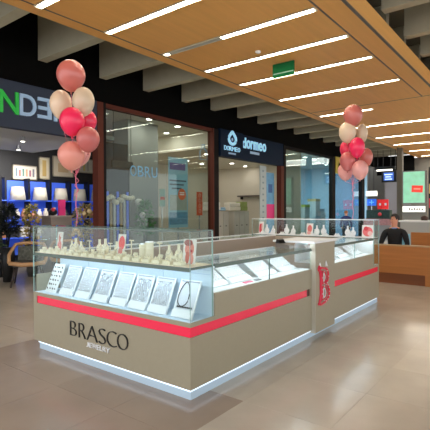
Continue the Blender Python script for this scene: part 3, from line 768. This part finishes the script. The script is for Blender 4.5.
MB().box(0, .1, -.36, .34, 0, .06).build('diffuser', mat('lamp_white', (255, 250, 235), .5, emit=2.6), t); MB().box(-.01, .12, -.5, .44, .06, .2).build('housing', M_blk, t)
for yy in (-.3, .3): MB().cyl((.05, yy, .2), .012, 1.82, 8).build('hanger', M_blk, t)
lb = thing('advertising_lightbox', 'tall mint green advertising lightbox with a red panel, far right', 'lightbox', (17, 2.45, 0))
MB().box(0, .2, -.46, .46, 1.68, 3.06).build('housing', mat('alu', (120, 122, 122), .4), lb)
MB().box(-.01, 0, -.42, .42, 1.72, 3.02).build('poster', mat('poster_mint', (140, 205, 175), .5, emit=.6, var=.18, scale=4), lb)
MB().box(-.016, -.01, -.21, .22, 2.16, 2.44, Matrix.Rotation(.06, 4, 'X') ).build('red_panel', mat('poster_red', (232, 66, 56), .5, emit=.55), lb)
MB().box(-.02, -.016, -.12, .14, 2.27, 2.33, Matrix.Rotation(.06, 4, 'X')).build('pale_line', mat('poster_line', (240, 150, 130), .5, emit=.5), lb)
MB().box(0, .2, -.46, .46, 1.27, 1.62).build('sign_box', mat('alu', (120, 122, 122), .4), lb)
MB().box(-.01, 0, -.44, .44, 1.34, 1.58).build('white_sign', mat('white_sign', (245, 245, 238), .5, emit=1.1), lb)
rl = random.Random(5)
for k in range(7): MB().box(-.013, -.01, -.36+k*.1, -.30+k*.1, 1.40, 1.40+rl.uniform(.05, .11)).build('mark', mat('sign_mark', (120, 110, 120), .5), lb)
MB().box(.05, .15, -.46, .46, 0, 1.27).build('stand', mat('stand_grey', (136, 136, 134), .5), lb)
t = thing('dark_column_display', 'dark narrow display column at the right edge behind the lightbox', 'display', (17.3, 1.75, 0))
MB().box(0, .3, -.25, .2, 0, 3.2).build('column', M_blk, t); MB().box(-.01, 0, -.2, .18, 2.1, 2.5).build('yellow_panel', mat('panel_cream', (220, 200, 140), .5), t); MB().box(-.01, 0, -.2, .18, 1.5, 1.9).build('pink_panel', mat('panel_pink', (210, 70, 90), .5), t)
ct = thing('service_counter', 'pale grey service counter in the background beyond the benches', 'counter', (11, .6, 0))
MB().box(0, .7, -1.6, .8, .06, 1.08).build('body', mat('counter_grey', (176, 178, 176), .5), ct); MB().box(-.04, .74, -1.64, .84, 1.08, 1.13).build('top', M_white, ct); MB().box(.03, .67, -1.57, .77, 0, .06).build('base', M_blk, ct)
t = tag(MB().lathe([(.08, 0), (.1, .03), (.1, .1), (.02, .14)], 14).build('serving_dish', mat('dish_dark', (70, 44, 36), .5), None, (11.2, .79, 1.13)), 'dark brown lidded dish on the pale service counter', 'dish')
t = tag(bx('paper_stack', mat('cyan_paper', (120, 180, 205), .6), 9.2, 9.45, .75, 1.2, .0, .82), 'pale cyan box standing behind the benches', 'box')
# red hanging signs and blue sign near far shop
for (v, z, l, rgb) in ((4.75, 1.47, 'red square shop sign on the left of the far pair', (225, 40, 40)), (4.48, 1.47, 'red square shop sign with white mark, right of the far pair', (235, 44, 44))):
    t = thing('red_sign', l, 'sign', (20, v, 0), 0, 'red signs at the far shop')
    MB().box(0, .04, -.13, .13, z, z+.48).build('panel', mat('sign_red_%d' % rgb[0], rgb, .5, emit=.35), t); MB().box(-.005, 0, -.05, .05, z+.18, z+.3).build('mark', M_white, t); MB().cyl((.02, 0, 0), .02, z, 8).build('pole', M_blk, t)
t = thing('blue_sign', 'bright blue sign with a pale cross beside the far shop', 'sign', (20, 5.17, 0))
MB().box(0, .05, -.22, .23, 1.65, 1.98).build('panel', mat('sign_blue', (50, 110, 235), .5, emit=.6), t); MB().box(-.006, 0, -.12, .12, 1.8, 1.84).box(-.006, 0, -.02, .02, 1.7, 1.94).build('cross', mat('sign_cross', (120, 200, 240), .5, emit=.5), t); MB().cyl((.02, 0, 0), .025, 1.65, 8).build('pole', M_silver, t)
t = thing('white_lightbox', 'white glowing strip sign above the bright blue sign', 'sign', (20, 5.17, 2.13))
MB().box(0, .08, -.26, .28, 0, .26).build('panel', mat('white_sign', (245, 245, 238), .5, emit=1.1), t); MB().box(-.004, .084, -.28, .30, -.02, 0).build('frame', M_blk, t); MB().cyl((.04, .1, .26), .012, 2.91, 8).build('hanger', M_blk, t); MB().cyl((.04, -.1, .26), .012, 2.91, 8).build('hanger', M_blk, t)
# display stalls below the red signs
t = thing('goods_stall', 'low market stall with dark green and pink goods under the red signs', 'stall', (18.9, 4.5, 0))
MB().box(0, .6, -.6, .7, .7, 1.0).build('bin', mat('stall_pink', (196, 140, 138), .7, var=.2, scale=14), t); MB().box(.1, .5, -.5, .6, 1.0, 1.42).build('goods', mat('stall_green', (44, 66, 58), .7, var=.4, scale=16), t); MB().box(.05, .55, -.55, .65, 0, .7).build('base', mat('stall_grey', (160, 156, 154), .6), t)
MB().ball((.08, -.05, 1.22), .09, 10, 6).build('red_ball', mat('goods_red', (215, 60, 70), .5), t)
t = tag(bx('shop_shutter', mat('shutter_grey', (132, 130, 134), .5), 21.6, 21.7, 3.7, 5.0, 0, 3.3), 'grey closed shutter under the hanging screen', 'shutter')

# ================================================================== DECOR SHOP (far left)
M_blueglow = mat('panel_blue_glow', (66, 104, 226), .6, emit=.22)  # faint glow added so the blue panels, no lamps, look brighter
rk = thing('shelf_rack', 'blue-backed shelving with dark posts along the decor shop wall', 'shelving', (2.4, 8.9, 0))
for k in range(6): MB().box(.62*k-.0, .62*k+.58, .02, .06, .3, 2.24).build('back_panel', M_blueglow, rk)
for k in range(7): MB().box(.62*k-.05, .62*k, -.2, .06, 0, 2.3).build('post', M_blk, rk)
for k in range(6):
    for z in (.75, 1.2, 1.7): MB().box(.62*k, .62*k+.57, -.3, .02, z, z+.03).build('shelf', M_blueglow, rk)
rnd = random.Random(11)
shade_me = MB().lathe([(.2, 0), (.15, .34), (.145, .34), (.195, 0)], 18).mesh('lampshade', mat('shade_cream', (214, 208, 194), .8))
for k in range(6):
    t = thing('lampshade', 'cream fabric lampshade on the top blue shelf, %s from the left' % ordw[k], 'lampshade', (2.4+.62*k+.29, 8.72, 1.73), 0, 'lampshades on the top blue shelves')
    link('shade', shade_me, t); MB().tube([(.145*math.cos(a*PI/6), .145*math.sin(a*PI/6), .34) for a in range(12)], .006, 5, True).build('ring', M_silver, t)
cnam = ['cream', 'violet', 'black', 'light grey', 'brown', 'white']
cols = [(214, 205, 186), (90, 70, 120), (60, 60, 66), (196, 190, 182), (176, 120, 90), (230, 226, 220)]
for k in range(6):
    for q in range(3):
        c = cols[(k*2+q) % 6]; h = rnd.uniform(.2, .34)
        tag(MB().lathe([(.05, 0), (.075, h*.35), (.06, h*.7), (.03, h*.85), (.045, h)], 14).build('vase', mat('vase_%d' % c[0], c, .4), None, (2.4+.62*k+.1+q*.18, 8.74, 1.23)), 'slim %s vase on the middle blue shelf, %s bay from the left' % (cnam[(k*2+q) % 6], ordw[k]), 'vase', 'vases on the middle blue shelves')
    for q in range(2):
        c = cols[(k+q*3+1) % 6]
        tag(bx('storage_box', mat('vase_%d' % c[0], c, .4), 2.4+.62*k+.05+q*.27, 2.4+.62*k+.28+q*.27, 8.62, 8.9, .78, .98+.06*q), '%s storage box on the low blue shelf, %s bay from the left' % (cnam[(k+q*3+1) % 6], ordw[k]), 'box', 'boxes on the low blue shelves')
# pictures on the dark wall
def picture(u0, u1, z0, z1, label, marks, base):
    t = thing('framed_picture', label, 'picture', ((u0+u1)/2, 8.94, z0), 0, 'pictures on the dark shop wall')
    w, h = (u1-u0)/2, z1-z0
    MB().box(-w, w, 0, .05, 0, .025).box(-w, w, 0, .05, h-.025, h).box(-w, -w+.025, 0, .05, 0, h).box(w-.025, w, 0, .05, 0, h).build('frame', mat('pic_frame', (150, 140, 122), .5), t)
    MB().box(-w+.025, w-.025, .015, .04, .025, h-.025).build('print', mat('pic_%d_%d' % base[:2], base, .6, var=.06), t)
    for (x, z, a, b, c) in marks: MB().box(x*w-a*w, x*w+a*w, .008, .015, z*h-b*h, z*h+b*h).build('motif', mat('pm_%d_%d_%d' % c, c, .6), t)
picture(3.3, 3.98, 2.28, 2.66, 'wide pale picture with coloured bottle shapes, leftmost on dark wall', [(-.7, .5, .07, .28, (110, 130, 140)), (-.42, .45, .07, .22, (170, 110, 100)), (-.14, .5, .07, .26, (100, 140, 130)), (.14, .48, .07, .25, (190, 150, 120)), (.42, .46, .07, .22, (150, 90, 110)), (.7, .5, .07, .28, (120, 120, 130))], (216, 210, 200))
picture(4.04, 4.36, 2.32, 2.93, 'narrow upright picture with a golden figure', [(0, .5, .35, .36, (190, 160, 96))], (206, 196, 168))
picture(4.46, 5.12, 2.42, 3.0, 'large tan picture behind the lowest balloon', [(0, .45, .5, .22, (176, 150, 116))], (190, 178, 156))
picture(5.3, 5.85, 2.58, 3.0, 'small pale picture with yellow stripes near the window post', [(-.3, .5, .08, .35, (200, 180, 90)), (.2, .5, .08, .35, (150, 150, 140))], (190, 186, 172))
# spots in the decor shop ceiling
for i, (u, v) in enumerate(((1.2, 6.3), (2.3, 6.6), (3.2, 6.2), (1.7, 7.6), (2.9, 7.9), (3.8, 7.2))):
    t = thing('track_spotlight', 'white track spotlight under the decor shop ceiling', 'spotlight', (u, v, 2.9), 0, 'spotlights of the decor shop')
    MB().cyl((0, 0, .0), .05, .1, 12).build('can', M_silver, t); MB().cyl((0, 0, -.006), .042, .006, 12).build('lens', mat('lens_lit', (255, 248, 232), .5, emit=5), t); MB().cyl((0, 0, .1), .01, .03, 6).build('stem', M_silver, t)
    g_ = area('spot_glow', (u, v, 2.885), .1, .1, 16, (1, .95, .9), (1.0, 0, 0)); g_.data.spread = 1.75
# chandelier glimmer at the left edge
t = thing('chandelier', 'glowing crystal chandelier at the left picture edge', 'chandelier', (1.45, 6.35, 2.05))
for k in range(14):
    a = k*2.4; MB().ball((.09*math.cos(a)*(1+.3*(k % 3)), .09*math.sin(a)*(1+.3*(k % 3)), .08+.022*k), .035, 8, 6).build('crystal', mat('crystal', (255, 240, 205), .2, emit=1.1), t)
MB().cyl((0, 0, .4), .008, .57, 6).build('rod', M_silver, t)
t = thing('chandelier', 'smaller glowing chandelier hanging lower at the left edge', 'chandelier', (1.75, 6.9, 1.75))
for k in range(10):
    a = k*2.4; MB().ball((.08*math.cos(a)*(1+.3*(k % 3)), .08*math.sin(a)*(1+.3*(k % 3)), .04+.018*k), .03, 8, 6).build('crystal', mat('crystal', (255, 240, 205), .2, emit=1.1), t)
MB().cyl((0, 0, .2), .008, 1.07, 6).build('rod', M_silver, t)
t = thing('display_cabinet', 'tall black cabinet at the left edge of the decor shop', 'cabinet', (1.95, 7.6, 0))
MB().box(-.5, .3, -.2, .2, 0, 2.2).build('body', M_blk, t)
for z in (.5, 1.0, 1.5): MB().box(-.45, .25, -.215, -.2, z, z+.03).build('shelf_lip', M_silver, t)
# plants
def leafy(name, label, loc, h, rx, n, leafcol, stemcol, flower=None, nf=0, lsz=.07, pot=(70, 66, 62), seed=1, poth=.25, cat='plant', fr=.05):
    t = thing(name, label, cat, loc); rr = random.Random(seed)
    MB().lathe([(.1, 0), (.13, poth*.6), (.12, poth), (.1, poth)], 14).build('pot', mat('pot_%d' % pot[0], pot, .5), t)
    mb = MB()
    for k in range(7):
        a = k*2.4; mb.tube([(0, 0, poth-.02), (rx*.3*math.cos(a), rx*.3*math.sin(a), (h+poth)*.5), (rx*.7*math.cos(a), rx*.7*math.sin(a), h*.85)], .009, 5, False, [1, .8, .4])
    mb.build('stems', mat('stem_%d' % stemcol[0], stemcol, .7), t)
    lf = MB()
    for k in range(n):
        a = rr.uniform(0, 2*PI); q = rr.uniform(.2, 1); zz = rr.uniform(.3, 1); ra = rx*q*math.sin(PI*min(1, zz*.75+.15))
        p = Vector((ra*math.cos(a), ra*math.sin(a), poth+(h-poth)*zz))
        Rm = Matrix.Translation(p) @ Matrix.Rotation(a, 4, 'Z') @ Matrix.Rotation(rr.uniform(-.9, .6), 4, 'Y') @ Matrix.Rotation(rr.uniform(-.6, .6), 4, 'X')
        s = lsz*rr.uniform(.7, 1.3)
        pts = [Rm @ Vector(c) for c in ((0, 0, 0), (s*.5, .28*s, .04*s), (s*1.1, 0, -.06*s), (s*.5, -.28*s, .04*s), (s*.5, 0, -.05*s))]
        lf.add(pts, [(0, 4, 1), (1, 4, 2), (2, 4, 3), (3, 4, 0)])
    lf.build('leaves', mat('leaf_%d_%d' % leafcol[:2], leafcol, .6, var=.25, scale=9), t)['kind'] = 'stuff'
    for k in range(nf):
        a = rr.uniform(0, 2*PI); zz = rr.uniform(.45, 1); ra = rx*rr.uniform(.5, 1)
        MB().ball((ra*math.cos(a), ra*math.sin(a), poth+(h-poth)*zz), fr*rr.uniform(.8, 1.2), 8, 6).build('flower', mat('fl_%d_%d' % flower[:2], flower, .7), t)
    return t
leafy('flowering_plant', 'yellow blossoming plant in the decor shop left of the kiosk', (2.72, 7.0, 0), 1.58, .24, 420, (150, 140, 60), (90, 70, 44), (206, 170, 110), 16, .08, seed=2, fr=.04)
leafy('flowering_plant', 'large pale yellow plant behind the balloon ribbon', (3.6, 6.3, 0), 1.58, .34, 420, (168, 150, 84), (90, 70, 44), (222, 196, 150), 14, .09, seed=4, fr=.045)
leafy('dark_plant', 'dark leafy plant in a tall black pot at the far left', (2.02, 6.7, 0), 1.55, .2, 420, (26, 34, 30), (24, 24, 22), None, 0, .11, (22, 22, 24), 6, .7)
leafy('flower_pot', 'low green plant with red flowers on the dark round table', (1.45, 6.2, .53), .45, .2, 200, (52, 74, 48), (50, 60, 40), (200, 56, 66), 6, .08, (50, 46, 44), 8, .15, fr=.035)
leafy('white_flower_plant', 'green plant with round white blooms behind the shop window', (5.08, 5.9, 0), 1.7, .25, 520, (58, 150, 48), (70, 90, 60), (232, 232, 226), 5, .09, (120, 118, 112), 9, .5, fr=.085)
# pink book and box on a display cube
t = thing('display_cube', 'taupe display cube behind the left photo card', 'display cube', (3.36, 7.05, 0)); MB().box(-.27, .27, -.2, .2, 0, 1.3).build('body', mat('cube_taupe', (150, 136, 128), .6), t); MB().box(-.29, .29, -.22, .22, 1.3, 1.34).build('top', mat('cube_top', (170, 156, 146), .6), t)
t = thing('pink_book', 'upright bright pink book on the display cube', 'book', (3.43, 6.95, 1.34), .1); MB().box(-.09, .09, -.02, .02, 0, .37).build('cover', mat('book_pink', (214, 54, 120), .5), t); MB().box(-.085, .092, -.014, .014, .006, .364).build('pages', M_white, t)
t = thing('dark_ornament', 'dark ornament with red ball beside the pink book', 'ornament', (3.2, 6.95, 1.34)); MB().ball((0, 0, .08), .1, 12, 8, (1, 1, .8)).build('bowl', M_blk, t); MB().ball((-.04, -.08, .14), .045, 8, 6).build('red_ball', mat('goods_red', (215, 60, 70), .5), t)
# armchairs
def armchair(loc, rz, label):
    t = thing('armchair', label, 'armchair', loc, rz, 'wooden armchairs of the decor shop')
    Wd = mat('chair_wood', (196, 152, 108), .45); Lg = mat('chair_leg', (52, 42, 38), .5)
    MB().box(-.26, .26, -.25, .25, .38, .46).build('seat', mat('chair_seat', (70, 70, 68), .8), t)
    pts = [(-.3, -.27, .5)]
    arc = [(-.32, -.26, .47), (-.34, -.1, .6), (-.32, .14, .68), (-.26, .27, .78), (-.1, .31, .8), (.1, .31, .8), (.26, .27, .78), (.32, .14, .68), (.34, -.1, .6), (.32, -.26, .47)]
    MB().tube(arc, .032, 8).build('arm_rail', Wd, t)
    MB().tube([(-.32, -.26, .46), (-.1, -.3, .43), (.1, -.3, .43), (.32, -.26, .46)], .04, 8).build('front_rail', Wd, t)
    MB().box(-.22, .22, .2, .27, .46, .76, Matrix.Rotation(-.08, 4, 'X')).build('back_cushion', mat('cushion_pattern', (92, 94, 86), .8, var=.45, scale=22), t)
    for sx in (-1, 1):
        for sy in (-1, 1): MB().tube([(sx*.22, sy*.2, .4), (sx*.29, sy*.27, 0)], .02, 8, False, [1.2, .8]).build('leg', Lg, t)
    return t
armchair((2.07, 6.0, 0), -.6, 'curved wooden armchair with patterned cushion, seen past the kiosk corner')
armchair((2.9, 5.95, 0), -.5, 'curved wooden armchair mostly hidden behind the kiosk glass')
t = thing('round_table', 'low dark round table at the left edge before the armchair', 'table', (1.28, 6.2, 0))
MB().cyl((0, 0, .5), .32, .03, 28).build('top', mat('table_dark', (66, 66, 64), .35), t)
for k in range(3): a = k*2.1+.5; MB().tube([(.1*math.cos(a), .1*math.sin(a), .5), (.28*math.cos(a), .28*math.sin(a), 0)], .018, 8).build('leg', M_blk, t)
# hanging ornaments inside the first window pane (white blooms, blue and gold strips)
t = thing('blossom_display', 'white blossoms over blue and gold hanging strips behind the window post', 'display', (4.36, 6.02, 0))
rr = random.Random(12)
for k in range(7): MB().box(-.36+.1*k, -.30+.1*k, .0, .02, .6+.1*(k % 2), 1.9-.06*(k % 3)).build('strip', [M_blueglow, mat('strip_gold', (176, 150, 104), .6), mat('strip_white', (200, 204, 210), .6)][k % 3], t)
for k in range(12): MB().ball((-.4+.07*k, -.06, 1.72+rr.uniform(-.08, .1)), .06, 8, 6).build('bloom', mat('bloom_white', (226, 220, 204), .8), t)
MB().box(-.4, .4, -.1, .12, 0, .6).build('base', M_blk, t); MB().box(-.4, -.37, .0, .02, .6, 2.5).build('upright', M_blk, t); MB().box(.3, .33, .0, .02, .6, 2.5).build('upright', M_blk, t)
t = thing('dark_board', 'dark hanging board high behind the first window pane', 'board', (4.4, 5.9, 2.46)); MB().box(-.33, .3, 0, .03, .0, .16).build('panel', mat('board_dark', (60, 64, 62), .6), t)
for xx in (-.28, .25): MB().cyl((xx, .015, .16), .006, 1.13, 6).build('cord', M_blk, t)
struct(bx('wall_shop_dark_divider', mat('shop_dark_green', (30, 40, 40), .7), 4.22, 4.9, 6.32, 6.36, 0, 3.1))

# ------------------------------------------------------------------ middle window: text, poster, banner
M_cyanp = mat('vinyl_cyan', (112, 166, 200), .5)
sg = thing('window_lettering', 'pale blue vinyl letters on the first shop window', 'lettering', (4.25, 5.492, 2.24))
word('OBRU', M_cyanp, (.0, 0, 0), .86, .25, .004, '-y', sg, gap=.2)
t = thing('window_drawing', 'small pale blue house outline high on the window', 'lettering', (6.75, 5.492, 2.85))
MB().tube([(0, 0, 0), (.3, 0, 0), (.3, 0, .22), (.2, 0, .3), (.2, 0, .42), (.1, 0, .42), (.1, 0, .3), (0, 0, .22)], .012, 5, True).build('outline', M_cyanp, t)
ps = thing('window_poster', 'tall pale blue sale poster with orange seal in the shop window', 'poster', (5.99, 5.6, 1.0))
w = .37
MB().box(-w, w, 0, .01, 0, 1.82).build('sheet', mat('poster_blue', (140, 196, 224), .6), ps)
MB().box(-w+.04, w-.1, -.003, 0, 1.5, 1.68).build('heading', mat('poster_violet', (84, 86, 160), .6), ps)
for k in range(3): MB().box(-w+.04+.08*(k == 2), w-.06-.1*k, -.003, 0, 1.2-.1*k, 1.24-.1*k).build('text_line', mat('poster_text', (70, 96, 120), .6), ps)
MB().box(-w+.04, w-.04, -.003, 0, .45, .85).build('photo', mat('poster_photo', (168, 178, 172), .6, var=.15, scale=6), ps)
MB().box(-w+.02, w-.02, -.003, 0, .08, .4).build('lower_print', mat('poster_blue2', (86, 146, 186), .6, var=.2, scale=8), ps)
MB().cyl((0, 0, 0), .15, .004, 20, Matrix.Translation((.13, -.004, .87)) @ Matrix.Rotation(PI/2, 4, 'X')).build('orange_seal', mat('seal_orange', (236, 106, 44), .5), ps)
for k in range(2): MB().box(.04, .22, -.0095, -.008, .85+.05*k, .875+.05*k).build('seal_text', M_white, ps)
MB().box(-.02, .02, .01, .03, -1.0, 1.82).build('stand_pole', M_silver, ps)
bn2 = thing('banner_stand', 'narrow orange vertical banner with pale marks inside the shop', 'banner', (7.28, 5.95, 0))
MB().box(-.12, .12, 0, .02, 1.3, 1.98).build('banner', mat('banner_orange', (232, 92, 44), .6), bn2)
for k in range(4): MB().tube([(.045*math.cos(a*PI/6), -.002, 1.88-.15*k+.05*math.sin(a*PI/6)) for a in range(12)], .011, 5, True).build('pale_mark', mat('mark_peach', (244, 176, 140), .6), bn2)
MB().cyl((0, .02, 0), .015, 1.3, 8).build('pole', M_silver, bn2); MB().cyl((0, .02, 0), .16, .02, 16).build('foot', M_silver, bn2)
t = thing('leaflet_stand', 'slim stand with green and orange leaflet near the window poster', 'stand', (5.55, 5.75, 0)); MB().box(-.1, .1, 0, .01, 1.55, 2.0).build('leaflet', mat('leaflet_green', (150, 186, 172), .6), t); MB().box(-.08, .08, -.003, 0, 1.72, 1.8).build('orange_patch', mat('banner_orange', (232, 92, 44), .6), t); MB().cyl((0, .02, 0), .012, 1.55, 8).build('pole', M_silver, t); MB().cyl((0, .02, 0), .14, .015, 14).build('foot', M_silver, t)
# downlights
for i, (u, v) in enumerate(((8.4, 6.6), (9.6, 7.3), (11.16, 7.57), (9.4, 8.3), (12.4, 7.79), (10.6, 8.6), (11.3, 6.4), (5.2, 5.85), (6.35, 5.95), (6.9, 6.9), (6.7, 8.3), (8.6, 9.2), (12.0, 9.1))):
    t = thing('downlight', 'round recessed downlight in the cream shop ceiling', 'downlight', (u, v, 3.73 if u < 7.4 else 3.23), 0, 'downlights of the bedding shop')
    area('downlight_glow', (u, v, (3.73 if u < 7.4 else 3.23)-.008), .14, .14, 9 if u < 7.4 else 4, (1, .95, .88))
    MB().cyl((0, 0, 0), .09, .02, 16).build('trim_ring', M_white, t); MB().cyl((0, 0, -.004), .075, .004, 16).build('lens', M_lit, t)
for i, (u, v) in enumerate(((13.9, 6.3), (15.0, 6.4), (16.1, 6.5), (17.4, 6.9), (18.6, 7.0), (15.2, 8.0), (17.0, 8.2))):
    t = thing('downlight', 'round recessed downlight in the pale blue shop ceiling', 'downlight', (u, v, 3.73), 0, 'downlights of the pale blue shop')
    area('downlight_glow', (u, v, 3.722), .17, .17, 52, (.88, .95, 1))
    MB().cyl((0, 0, 0), .11, .02, 16).build('trim_ring', M_white, t); MB().cyl((0, 0, -.004), .09, .004, 16).build('lens', M_lit, t)
# bedding shop furniture
def cabinet(loc, w, h, dp_, label, m, rz=0, cols_=2):
    t = thing('shop_cabinet', label, 'cabinet', loc, rz)
    MB().box(-w/2, w/2, 0, dp_, .05, h).build('body', m, t); MB().box(-w/2-.02, w/2+.02, -.02, dp_, h, h+.03).build('top', mat('cab_top', (196, 184, 160), .5), t); MB().box(-w/2+.03, w/2-.03, .03, dp_, 0, .05).build('base', M_blk, t)
    for k in range(cols_):
        x0 = -w/2+k*w/cols_
        d_ = MB().box(x0+.012, x0+w/cols_-.012, -.016, 0, .08, h-.02).build('door', m, t); MB().box(x0+w/cols_*.4, x0+w/cols_*.6, -.028, -.016, h*.62, h*.62+.03).build('handle', M_blk, d_)
    return t
M_cab = mat('cab_grey', (188, 184, 172), .6)
cabinet((9.9, 7.2, 0), 1.05, 1.4, .5, 'pale grey cabinet near the left of the bedding shop', M_cab, 0, 3)
cabinet((11.25, 7.2, 0), 1.0, 1.4, .5, 'pale grey cabinet in the middle of the bedding shop', M_cab, 0, 3)
for (u, w_, h_, l, c) in ((9.75, .34, .3, 'white folded duvet on the left pale cabinet', (236, 234, 226)), (10.15, .26, .12, 'pale blue folded blanket on the left cabinet', (150, 190, 215)), (11.0, .36, .3, 'cream folded duvet on the middle cabinet', (226, 220, 204)), (11.62, .22, .34, 'green and yellow boxed bedding on the middle cabinet', (150, 160, 90))):
    o = MB().box(-w_, w_, -.15, .15, 0, h_*.5).box(-w_*.97, w_*.97, -.14, .14, h_*.5+.004, h_).build('folded_bedding', mat('bed_%d_%d' % c[:2], c, .9), None, (u, 7.45, 1.43)); b = o.modifiers.new('b', 'BEVEL'); b.width = .03; b.segments = 3
    tag(o, l, 'bedding')
t = thing('wall_shelf', 'dark narrow shelf on the beige wall of the bedding shop', 'shelf', (12.9, 7.78, 2.0)); MB().box(-.2, .05, -.62, .62, 0, .06).build('board', mat('shelf_dark', (92, 84, 78), .5), t)
for yy in (-.5, .5): MB().box(-.12, .05, yy-.015, yy+.015, -.1, 0).build('bracket', M_blk, t)
# poster column at the right of the bedding entrance
M_pc = mat('post_col', (150, 178, 190), .6)
t = thing('poster_panel', 'white striped panel beside the bedding shop entrance', 'panel', (10.35, 5.68, 0)); MB().box(-.2, .2, 0, .03, 0, 2.95).build('panel', mat('panel_stripe', (176, 190, 194), .6), t)
for k in range(9): MB().box(-.06, .04, -.004, 0, 2.75-.2*k, 2.81-.2*k).build('mark', mat('mark_grey', (130, 150, 158), .6), t)
t = thing('poster_panel', 'bright blue and pink poster panel beside the red-brown post', 'panel', (10.82, 5.68, 0)); MB().box(-.26, .26, 0, .03, 0, 2.75).build('panel', mat('panel_blue_lt', (112, 170, 212), .6, var=.12, scale=5), t); MB().box(-.26, .26, -.006, 0, 1.15, 1.65).build('pink_patch', mat('patch_pink', (236, 70, 140), .6), t); MB().box(-.14, .12, -.006, 0, 2.05, 2.35).build('dark_print', mat('patch_blue', (70, 110, 170), .6), t)
tag(MB().lathe([(.05, 0), (.12, .12), (.12, .3), (.07, .42), (.07, .46)], 14).build('floor_vase', mat('vase_blue', (70, 110, 180), .4), None, (11.8, 6.4, 0)), 'blue floor vase just inside the bedding entrance', 'vase')
# blue shop goods
t = thing('yellow_panel', 'mustard yellow panel with a dark lamp above the pale blue window', 'panel', (16.55, 5.38, 3.05)); MB().box(-.62, .68, 0, .06, 0, .72).build('panel', mat('mustard', (190, 170, 66), .6), t); MB().ball((-.25, -.06, .32), .13, 12, 8, (1, .6, 1.3)).build('lamp', M_blk, t)
for i, (u, v, h_, c, l) in enumerate(((15.2, 6.6, 1.68, (150, 176, 60), 'lime green display block in the pale blue shop'), (16.3, 6.6, 1.95, (176, 160, 110), 'sand coloured tall display in the pale blue shop'), (17.0, 6.7, 1.5, (120, 150, 170), 'grey blue display block in the pale blue shop'), (17.8, 7.0, 1.3, (196, 204, 208), 'white display block in the pale blue shop'))):
    t = thing('display_block', l, 'display', (u, v, 0)); MB().box(-.24, .24, -.2, .2, 0, h_-.12).build('base', mat('block_pale', (170, 186, 192), .6), t); MB().box(-.25, .25, -.21, .21, h_-.12, h_).build('goods', mat('goods_%d' % c[0], c, .6), t)
